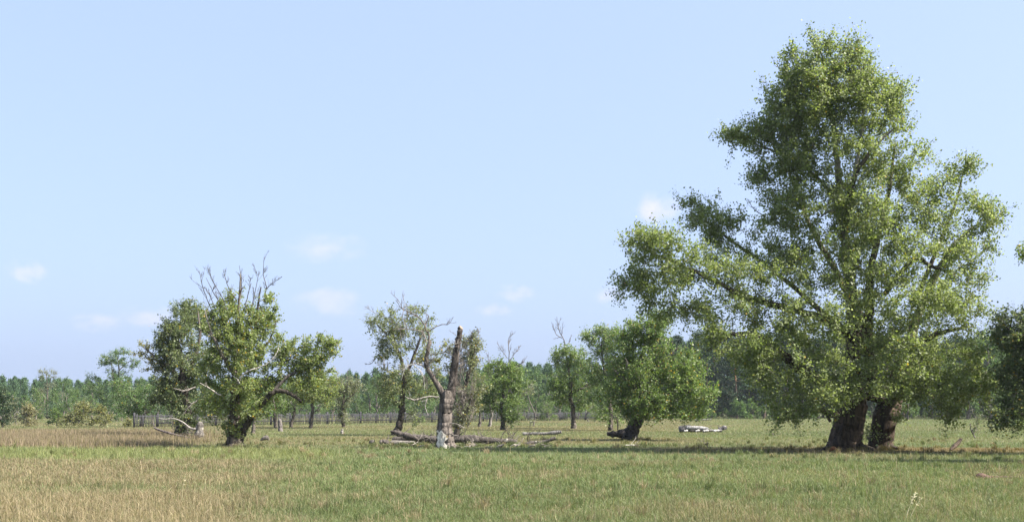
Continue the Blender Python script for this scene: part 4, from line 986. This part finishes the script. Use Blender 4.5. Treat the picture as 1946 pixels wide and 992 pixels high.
def woods():
    # young pine plantation behind the fence, left and middle
    S1 = Stand([proto("young_pine", young_pine(9.0, 11 + i), "slim young pine in the dense dark plantation beyond the fence", "pine", "young pines of the plantation", (None, M_NEEDLE)) for i in range(4)])
    for row, D0 in enumerate((208, 222, 240, 262)):
        px = -140 + RNG.uniform(0, 20)
        while px < 1240:
            D = D0 + RNG.normal(0, 4)
            top = 722 - 12 * sm(560, 700, np.array(px)) - 16 * sm(850, 1000, np.array(px)) + RNG.normal(0, 3.5)
            S1.put(px, D, float((EYE + (HZN - top) / FPX * D) / 9.0) * (.93 if row < 2 else 1))
            px += RNG.uniform(.7, 1.3) * 2.45 / D * FPX
    # old dark pines at the right
    S2 = Stand([proto("tall_pine", tall_pine(15.0, 31 + i), "tall dark old pine in the wood edge behind the leaning tree and the big tree", "pine", "old pines of the right wood edge", (None, M_NEEDLE)) for i in range(4)])
    for row, D0 in enumerate((188, 199, 212, 228, 246)):
        px = 1235 + RNG.uniform(0, 25)
        while px < 2120:
            D = D0 + RNG.normal(0, 3)
            top = 640 + RNG.normal(0, 9) + (10 if row == 0 else 0)
            S2.put(px, D, float((EYE + (HZN - top) / FPX * D) / 15.0))
            px += RNG.uniform(.7, 1.3) * 3.8 / D * FPX
    # broadleaf scrub in front of the plantation, behind the fence
    S3 = Stand([proto("scrub_tree", leafy(6.0, 4.6, 51 + i, "scrub", stem=.08, clumps=64), "bushy mid green broadleaf scrub tree in front of the pine plantation", "tree", "green scrub trees behind the fence") for i in range(5)])
    px = 330
    while px < 1270:
        D = RNG.uniform(165, 195)
        top = 746 + RNG.normal(0, 10) - (14 if RNG.uniform() < .25 else 0)
        S3.put(px, D, float((EYE + (HZN - top) / FPX * D) / 6.0))
        px += RNG.uniform(.6, 1.3) * 1.9 / D * FPX
    px = 330
    while px < 1290:
        D = RNG.uniform(197, 205); top = 738 + RNG.normal(0, 8)
        S3.put(px, D, float((EYE + (HZN - top) / FPX * D) / 6.0))
        px += RNG.uniform(.7, 1.3) * 3.0 / D * FPX
    px = -60
    while px < 340:
        D = RNG.uniform(135, 185)
        top = 745 - 12 * float(sm(150, 240, np.array(px))) + RNG.normal(0, 10)
        S3.put(px, D, float((EYE + (HZN - top) / FPX * D) / 6.0), "bushy mid green broadleaf scrub tree behind the brown grass at the left", "green scrub trees at the left")
        px += RNG.uniform(.7, 1.4) * 1.5 / D * FPX
    # paler broadleaf trees right of the big tree
    S4 = Stand([proto("broadleaf_tree", leafy(13.0, 8.5, 71 + i, "scrub", stem=.22, clumps=90, size=.22, per=70), "pale green broadleaf tree in the wood between the big tree and the right border", "tree", "pale green trees right of the big tree") for i in range(2)])
    for px, D, top in ((1790, 170, 660), (1842, 176, 640), (1880, 168, 622), (1915, 180, 640), (1960, 172, 630), (2010, 175, 640)):
        S4.put(px, D, (EYE + (HZN - top) / FPX * D) / 13.0)
    for px, D, top in ((-20, 200, 712), (118, 196, 716), (172, 190, 722), (270, 188, 718), (330, 196, 712), (610, 205, 716), (735, 200, 722), (905, 198, 706), (1020, 204, 700), (1125, 196, 705)):
        S4.put(px, D, (EYE + (HZN - top) / FPX * D) / 13.0, "broad mid green tree rising among the plantation pines", "broadleaf trees among the plantation pines")
    # low undergrowth in front of the old pines
    S5 = Stand([proto("bush", leafy(2.4, 3.0, 81 + i, "scrub", stem=.0, clumps=34, size=.2, per=50, n_lobes=3), "low dark bush at the foot of the old pines", "bush", "undergrowth below the old pines") for i in range(3)])
    for px in list(range(1265, 1420, 18)) + list(range(1420, 1600, 30)) + list(range(1600, 1960, 22)):
        S5.put(px + RNG.normal(0, 8), RNG.uniform(178, 187), RNG.uniform(.5, 1.3))
    for px in range(1230, 2010, 15):
        S5.put(px + RNG.normal(0, 5), RNG.uniform(203, 258), RNG.uniform(1.2, 2.0))
    # single bushes and trees on the left that can be told apart
    def bush(px, D, top, h, w, pal, label, seed, name="bush", stem=.0, clumps=60, n=4, size=.12, per=70):
        r = proto(name, leafy(h, w, seed, pal, stem=stem, clumps=clumps, n_lobes=n, size=size, per=per), label, "bush" if name == "bush" else "tree", None)
        x, y = ground_xy(px, D); r.location = (x, y, 0)
        s = (EYE + (HZN - top) / FPX * D) / h; r.scale = (s, s, s)
    bush(5, 96, 738, 3.6, 3.4, "pine", "dark nearly black green bush at the left border", 201, clumps=90)
    bush(55, 99, 772, 2.0, 2.6, "tan", "tan dry looking bush beside the dark bush at the left border", 202, clumps=50, n=3)
    bush(30, 112, 764, 2.4, 2.6, "grey", "greyish bush half hidden between the dark bush and the tan bush", 203, clumps=40, n=3)
    bush(150, 97, 768, 2.2, 4.0, "olive", "wide olive yellow bush in front of the left scrub", 204, clumps=90, n=3)
    bush(196, 98, 776, 1.8, 2.2, "olive", "small rounded olive bush touching the wide one's right side", 205, clumps=50, n=3)
    bush(108, 104, 780, 1.7, 2.2, "mid", "low green bush left of the wide olive bush", 206, clumps=40, n=3)
    bush(238, 99, 798, 1.0, 1.6, "olive", "low yellowish bush between the small olive bush and the forked dark tree", 207, clumps=30, n=2)
    bush(132, 160, 736, 6, 3.6, "scrub", "slim green tree rising behind the wide olive bush", 208, "tree", .1)
    bush(70, 158, 742, 5.5, 3.4, "mid", "bright green tree left of the thin topped grey tree's foot", 209, "tree", .1)
    bush(325, 120, 768, 3.2, 3.4, "mid", "green bush behind the fence left of the dark green tree", 210)
    bush(800, 130, 792, 1.6, 3.4, "mid", "low green bush seen between the bent trunk and the snag", 211, clumps=40, n=2)
    bush(1118, 140, 752, 4.2, 4.2, "dark", "dark bush behind the fence right of the upright tree's trunk", 212)
    bush(1045, 150, 762, 4.0, 4.6, "mid", "green bush at the fence left of the upright tree's trunk", 213)
    bush(880, 140, 758, 4.2, 4.2, "mid", "green bush behind the scraggy tree's foot", 214)
    bush(985, 145, 752, 4.6, 4.8, "mid", "green bush behind the right side of the spire tree", 215)
woods()

# ------------------------------------------------------------------ fence
def fence():
    pts = [(255, 96), (330, 100), (480, 110), (620, 118), (760, 128), (900, 140), (1050, 152), (1240, 166)]
    W = np.array([ground_xy(p, d) for p, d in pts]); P = catmull(np.hstack([W, np.zeros((len(W), 1))]), 12)[:, :2]
    L = np.concatenate([[0], np.cumsum(np.linalg.norm(np.diff(P, axis=0), axis=1))])
    at = lambda s: np.array([np.interp(s, L, P[:, 0]), np.interp(s, L, P[:, 1])])
    root = empty("fence", (*at(0), 0)); o0 = at(0)
    tag(root, "long grey weathered picket fence along the far edge of the meadow", "fence")
    H = 1.25; col = np.array([.058, .056, .062])
    def box(mb, c, d, l, th, z0, z1, cl):
        n = np.array([-d[1], d[0]]); v = []
        for z in (z0, z1):
            for a, b in ((-1, -1), (1, -1), (1, 1), (-1, 1)):
                q = c + d * a * l / 2 + n * b * th / 2; v.append((q[0] - o0[0], q[1] - o0[1], z))
        mb.add(v, [(0, 3, 2, 1), (4, 5, 6, 7), (0, 1, 5, 4), (1, 2, 6, 5), (2, 3, 7, 6), (3, 0, 4, 7)], np.asarray(cl))
    step = 2.6; k = int(L[-1] / step)
    for i in range(k + 1):
        c = at(i * step); d = unit(at(i * step + .5) - at(i * step - .5) + 1e-6)
        mb = MB(); box(mb, c, d, .13, .13, -.05, H + RNG.uniform(.0, .12), col * RNG.uniform(.7, 1.1)); mb.build("post", M_FENCE, root)
    mb = MB()
    for i in range(k):
        a, b = at(i * step), at((i + 1) * step); d = unit(b - a); n = np.array([-d[1], d[0]]) * .1
        for z in (.35, .95): box(mb, (a + b) / 2 - n, d, step - .002, .04, z + RNG.normal(0, .02), z + .09, col * RNG.uniform(.8, 1.15))
    mb.build("rail", M_FENCE, root)
    mb = MB(); s = .1
    while s < L[-1] - .1:
        c = at(s); d = unit(at(s + .3) - at(s - .3)); n = np.array([-d[1], d[0]]) * .145
        if RNG.uniform() < .95: box(mb, c - n, d, RNG.uniform(.05, .075), .02, .04, H - .08 + RNG.normal(0, .06), col * RNG.uniform(.65, 1.25))
        s += RNG.uniform(.13, .19)
    mb.build("pickets", M_FENCE, root)
fence()

# ------------------------------------------------------------------ dead wood lying and standing in the meadow
def log(name, label, pts, D, cat="log", cut=(.55, .50, .42), bark=(.105, .09, .078), stubs=0, patches=0, group=None, twigs=0, lift=0.0, sides=12):
    """pts: (px, height m, depth m, radius m) along the log"""
    bx = pts[0][0]; x0, y0 = ground_xy(bx, D); s = D / FPX
    root = empty(name, (x0, y0, 0)); tag(root, label, cat, group)
    P = np.array([((q[0] - bx) * s, q[2], q[1] + lift) for q in pts]); rr = [q[3] * .85 for q in pts]
    Q = catmull(P, 9); r = np.interp(np.linspace(0, 1, len(Q)), np.linspace(0, 1, len(P)), rr)
    r = r * (1 + .16 * np.interp(np.arange(len(Q)), np.arange(0, len(Q) + 3, 3), RNG.normal(0, 1, len(np.arange(0, len(Q) + 3, 3)))).clip(-1.4, 1.4)); r[[0, -1]] *= .75
    cols = np.repeat(np.array([bark]), len(Q), 0) * RNG.uniform(.75, 1.2, (len(Q), 1))
    mb = MB(); tube(mb, Q, r, sides, cols=cols, rough=.3, cap=tuple(cut))
    fc = mb.c[0]
    for k in range(patches):                                        # bark gone along one side
        a, l, b, wd = RNG.integers(0, len(Q) - 3), RNG.integers(2, 5), RNG.integers(0, sides), RNG.integers(1, 4)
        for i in range(a, min(a + l, len(Q) - 1)):
            for j in range(b, b + wd):
                if RNG.uniform() < .8: fc[i * sides + j % sides] = np.array(cut) * RNG.uniform(.35, .8)
    mb.build("stem", M_DEAD, root, smooth=True)
    for k in range(stubs):
        i = RNG.integers(2, len(Q) - 2); d = unit(np.array([RNG.normal(0, .7), RNG.normal(0, .5), RNG.uniform(.4, 1)])); ln = RNG.uniform(.2, .6)
        b = MB(); W = Q[i] + d * ln * np.linspace(0, 1, 5)[:, None] + RNG.normal(0, .02, (5, 3))
        tube(b, W, np.linspace(min(r[i] * .25, .045), .01, 5), 5, col=np.array(bark) * RNG.uniform(.9, 1.5))
        for j in range(twigs):
            e = W[RNG.integers(2, 5)]; d2 = unit(d + RNG.normal(0, .7, 3)); tube(b, np.array([e, e + d2 * .2 + RNG.normal(0, .02, 3), e + d2 * RNG.uniform(.3, .6)]), [.012, .008, .004], 4, col=np.array(bark) * 1.1)
        b.build("branch", M_DEAD, root)
    return root

def deadwood():
    D = dist(846)
    log("fallen_log", "long grey fallen trunk lying from the left into the foot of the snag", [(742, .2, .9, .22), (775, .24, .8, .26), (805, .24, .7, .26), (832, .22, .6, .25)], D, stubs=3, twigs=3, patches=1)
    log("fallen_log", "split dark and white broken trunk end propped up left of the snag", [(741, .66, .2, .05), (752, .58, .2, .15), (770, .46, .2, .18), (788, .33, .2, .13), (795, .22, .2, .05)], D, patches=4, stubs=1, bark=(.10, .085, .075), cut=(.62, .57, .5))
    log("fallen_log", "low pale stripped log on the grass below the propped trunk end", [(744, .13, -.4, .12), (765, .15, -.4, .15), (790, .13, -.4, .12)], D, bark=(.24, .215, .19), patches=5, cut=(.6, .55, .48))
    log("wood_lump", "dark root lump lying left of the pale stripped log", [(722, .14, -.2, .08), (731, .17, -.2, .17), (740, .10, -.2, .10)], D, cat="dead wood", bark=(.10, .085, .075), stubs=1)
    log("wood_lump", "small dark lump of wood, leftmost of the dead wood around the snag", [(702, .08, 0, .06), (706, .16, 0, .15), (711, .10, 0, .07)], D, cat="dead wood", bark=(.10, .088, .08), stubs=1)
    log("fallen_log", "long thin grey brown trunk lying to the right of the snag", [(856, .30, .3, .27), (890, .27, .25, .24), (925, .23, .2, .2), (955, .19, .2, .17), (983, .16, .2, .13)], D, stubs=8, twigs=4, patches=2)
    log("fallen_log", "short mossy log with a raised white broken end at the right end of the deadwood", [(998, .08, 0, .10), (1016, .1, 0, .13), (1032, .13, 0, .12), (1044, .24, -.1, .09), (1056, .36, -.1, .09)], D, patches=4, stubs=2, cut=(.66, .62, .54))
    log("thin_branch", "thin forked branch standing up from the deadwood right of the snag", [(1003, .06, .1, .03), (1003, .3, .1, .03), (1004, .5, .1, .02), (1008, .62, .1, .01)], D, cat="branch", stubs=2, sides=6)
    # brush of dead twigs over the left trunk
    s = D / FPX; t, loc = tree_at(810, 846, D + 1.2)
    for k in range(22):
        x = RNG.uniform(775, 835); t.deadlimb([(x, 843, RNG.normal(0, .3), 1.2), (x + RNG.normal(0, 12), 834, RNG.normal(0, .3), .9), (x + RNG.normal(0, 22), 826, RNG.normal(0, .3), .5)], col=(.26, .225, .2), shoots=5, depth=1)
    r = empty("brushwood", loc); tag(r, "grey heap of dead twigs behind the long trunk left of the snag", "brushwood")
    for d in t.deads: d.build("twig", M_DEAD, r, smooth=True)
    t, loc = tree_at(930, 846, D + .8)
    for k in range(16):
        x = RNG.uniform(870, 985); t.deadlimb([(x, 846, RNG.normal(0, .3), 1), (x + RNG.normal(0, 8), 838, RNG.normal(0, .3), .8), (x + RNG.normal(0, 18), 829, RNG.normal(0, .3), .4)], col=(.24, .2, .18), shoots=4, depth=1)
    r = empty("brushwood", loc); tag(r, "loose dead twigs along the long thin trunk right of the snag", "brushwood")
    for d in t.deads: d.build("twig", M_DEAD, r, smooth=True)
    D2 = dist(827)
    log("fallen_log", "single pale grey log lying apart in the meadow left of the upright tree", [(993, .1, 0, .12), (1015, .1, 0, .11), (1040, .12, 0, .14), (1062, .2, 0, .15), (1067, .22, 0, .12)], D2, bark=(.16, .15, .14), stubs=2, patches=2)
    D3 = dist(821.5)
    for i, (a, b, h0, h1, r0, r1, dy, bk, lab) in enumerate((
            (1290, 1312, .22, .3, .22, .26, 0, (.10, .095, .095), "thick dark log end at the left of the birch log heap"),
            (1304, 1345, .34, .24, .16, .15, -.3, (.27, .26, .25), "white birch log lying across the heap's middle"),
            (1312, 1350, .14, .14, .16, .14, .3, (.13, .12, .12), "dark log below the white one in the birch log heap"),
            (1340, 1372, .12, .12, .11, .10, 0, (.2, .19, .18), "thin pale log trailing right out of the birch log heap"),
            (1366, 1382, .14, .36, .16, .14, .1, (.12, .11, .11), "short dark tilted log closing the right end of the birch log heap"))):
        log("birch_log", lab, [(a, h0, dy, r0), ((a + b) / 2, (h0 + h1) / 2 + .03, dy, (r0 + r1) / 2), (b, h1, dy, r1)], D3, bark=bk, patches=2, stubs=1, cut=(.68, .64, .58))
    for k, (px, dy, r) in enumerate(((1296, -.9, .10), (1318, -.8, .09), (1331, -1.0, .12), (1352, -.7, .08))):
        x1 = px + RNG.uniform(7, 12)
        log("birch_log", ("short whitish piece in front of the heap's dark end", "short whitish piece below the white birch log", "stubby white block in the middle of the heap's front", "small whitish piece before the heap's thin tail")[k],
            [(px, .10, dy, r), ((px + x1) / 2, .13, dy, r), (x1, .16, dy + .1, r * .9)], D3, bark=(.42, .40, .37), cut=(.62, .58, .52))
    for k in range(34):                                             # debris of the fallen trunks
        px = RNG.uniform(716, 1062); D_ = 46.6 + RNG.uniform(0, 3.2); l = RNG.uniform(6, 22); h = RNG.uniform(.03, .16)
        log("broken_stick", "broken grey stick in the debris scattered along the fallen trunks by the snag", [(px, .03, 0, .03), (px + l * .5, .04 + h * .5, RNG.normal(0, .2), .028), (px + l, .04 + h * RNG.uniform(.2, 1.6), RNG.normal(0, .3), .012)], D_, cat="stick",
            bark=tuple(np.array([.2, .175, .15]) * RNG.uniform(.5, 1.6)), stubs=int(RNG.integers(0, 3)), sides=5, group="broken sticks scattered around the fallen trunks")
    D4 = dist(834)
    log("fallen_log", "dark hollow fallen trunk at the foot of the leaning tree", [(1153, .32, -.2, .14), (1168, .3, -.2, .2), (1180, .33, -.1, .3), (1196, .35, 0, .36)], D4, bark=(.06, .052, .05), stubs=1, cut=(.09, .08, .075))
    log("thin_branch", "bare forked twig standing on the dark fallen trunk", [(1174, .5, 0, .05), (1174, .9, 0, .045), (1170, 1.25, 0, .03), (1167, 1.5, 0, .015)], D4, cat="branch", stubs=2, twigs=2, sides=6, bark=(.08, .07, .06))
    log("thin_branch", "thin dark upright shoot between the fallen trunk and the leaning tree", [(1199, .3, -.3, .06), (1197, .8, -.3, .05), (1192, 1.2, -.3, .03)], D4, cat="branch", stubs=1, sides=6, bark=(.07, .06, .05))
    # standing stumps
    D5 = dist(833)
    r = log("dead_stump", "pale broken stump with a long crooked limb reaching left of the bare-topped tree", [(378, -.05, 0, .32), (379, .35, 0, .26), (380, .7, 0, .24), (381, .95, 0, .13)], D5, cat="stump", bark=(.15, .135, .12), patches=3, stubs=2)
    s = D5 / FPX; b = MB()
    Q = catmull(np.array([(0, 0, .75), (-6 * s, -.1, .55), (-16 * s, -.15, .62), (-30 * s, -.2, .95), (-45 * s, -.2, 1.12), (-62 * s, -.25, 1.1), (-74 * s, -.25, 1.16)]), 5)
    tube(b, Q, np.linspace(.085, .015, len(Q)), 7, col=(.33, .30, .27), rough=.1); o = b.build("limb", M_DEAD, r, smooth=True)
    log("dead_stump", "narrow standing stump with one white side near the fence", [(533, -.05, 0, .2), (533, .3, 0, .18), (532, .7, 0, .15), (531, .95, 0, .09)], dist(820), cat="stump", bark=(.16, .14, .13), patches=3)
    log("dead_stump", "tiny pale stump alone in the grass right of the thin fence trees", [(650, -.03, 0, .12), (650, .15, 0, .11), (651, .33, 0, .06)], dist(824), cat="stump", bark=(.3, .27, .24))
    log("wood_lump", "weathered root lump lying in the grass right of the bare-topped tree", [(495, .06, 0, .05), (501, .16, 0, .13), (507, .2, 0, .15), (511, .08, 0, .05)], dist(838.5), cat="dead wood", bark=(.17, .15, .13), stubs=1)
    log("dead_stump", "thin pale post-like stump in front of the dark wood at right", [(1313, -.05, 0, .2), (1313, .5, 0, .2), (1313, 1.4, 0, .18), (1312, 2.2, 0, .1)], 160, cat="stump", bark=(.24, .21, .18))
    log("fallen_log", "thin pale log lying far off in front of the dark pines", [(1320, .14, 0, .12), (1335, .14, 0, .12), (1352, .2, 0, .1)], 150, bark=(.2, .19, .17), cut=(.3, .28, .25))
    log("leaning_branch", "dark broken branch leaning out of the dry grass right of the big tree", [(1806, .03, 0, .06), (1815, .16, .1, .08), (1825, .32, .2, .085), (1832, .48, .25, .07)], dist(856), cat="branch", bark=(.12, .09, .07), stubs=0, cut=(.3, .24, .18))
    log("dead_branch_heap", "reddish brown rotten branch lying in the near grass at right", [(1853, .05, 0, .03), (1862, .09, 0, .07), (1885, .04, .1, .05), (1915, .04, .2, .04), (1950, .03, .3, .03)], dist(911), cat="branch", bark=(.10, .066, .048), stubs=0, cut=(.2, .15, .11))
    log("fallen_branch", "thin bleached stick lying below the dark fallen trunk", [(1188, .05, 0, .035), (1200, .06, 0, .035), (1217, .05, 0, .025)], dist(848), cat="branch", bark=(.42, .38, .33), stubs=2, sides=6)
    # dark twiggy branch in the brown grass at the left
    D6 = dist(836)
    log("fallen_branch", "dark twiggy fallen branch sticking out of the brown grass left of the pale stump", [(292, .68, 0, .05), (302, .55, 0, .06), (322, .38, 0, .07), (345, .2, 0, .07), (368, .1, 0, .05), (386, .25, 0, .02)], D6, cat="branch", bark=(.11, .09, .085), stubs=8, twigs=4)
    # red brown piece at the root of the big tree
    log("wood_lump", "small red brown broken root piece at the foot of the big tree's left trunk", [(1572, .05, -.4, .05), (1577, .14, -.5, .09), (1584, .06, -.5, .05)], dist(857), cat="dead wood", bark=(.3, .13, .06))
deadwood()

# ------------------------------------------------------------------ single plants that stand out of the grass
def plants():
    def stalk(px, D, h, lean, label, col=(.55, .49, .33), n=1):
        x, y = ground_xy(px, D); r = empty("grass_stalk", (x, y, 0)); tag(r, label, "grass stalk")
        mb = MB()
        t = np.linspace(0, 1, 8)[:, None]
        for k in range(n):
            ln = h * (1 - .25 * k / max(n, 1)); a = lean * RNG.uniform(.7, 1.1)
            P = np.hstack([a * ln * t ** 1.4 + RNG.normal(0, .02) * k, .1 * ln * t * RNG.normal(), ln * t])
            tube(mb, P, np.linspace(.0045, .003, 8), 4, col=np.array(col))
            C = P[5:].repeat(9, 0); leaves(mb, C + RNG.normal(0, .007, C.shape), .028, np.repeat(np.array([col]) * 1.05, len(C), 0), narrow=.2)
        mb.build("stem", M_GRASS, r)
    stalk(344, dist(962), .52, .12, "tall lone straw stalk standing in the near grass left of centre")
    stalk(1722, dist(990), .42, .5, "pale leaning grass stalk at the bottom edge below the big tree", (.62, .56, .40), 3)
    stalk(390, dist(938), .3, .05, "short pale seed stalk right of the tall lone straw stalk")
    # weeds
    def weed(px, D, h, w, pal, label, seed, n=18):
        r = proto("weed", leafy(h, w, seed, pal, stem=.05, clumps=n, n_lobes=2, size=.045, per=30), label, "weed", None); x, y = ground_xy(px, D); r.location = (x, y, 0)
    weed(1853, 62, 1.0, .7, "mid", "spindly green weed in the far grass under the right branch", 301)
    weed(1470, dist(826), .12, .25, "dark", "tiny dark green tuft alone in the pasture left of the big trunks", 302, 6)
    weed(1345, dist(850), .3, .6, "olive", "leafy low weed at the edge of the big tree's shadow", 303, 10)
    weed(1655, 45.6, .9, .5, "mid", "green sucker growth between the big tree's two trunks", 304, 16)
plants()
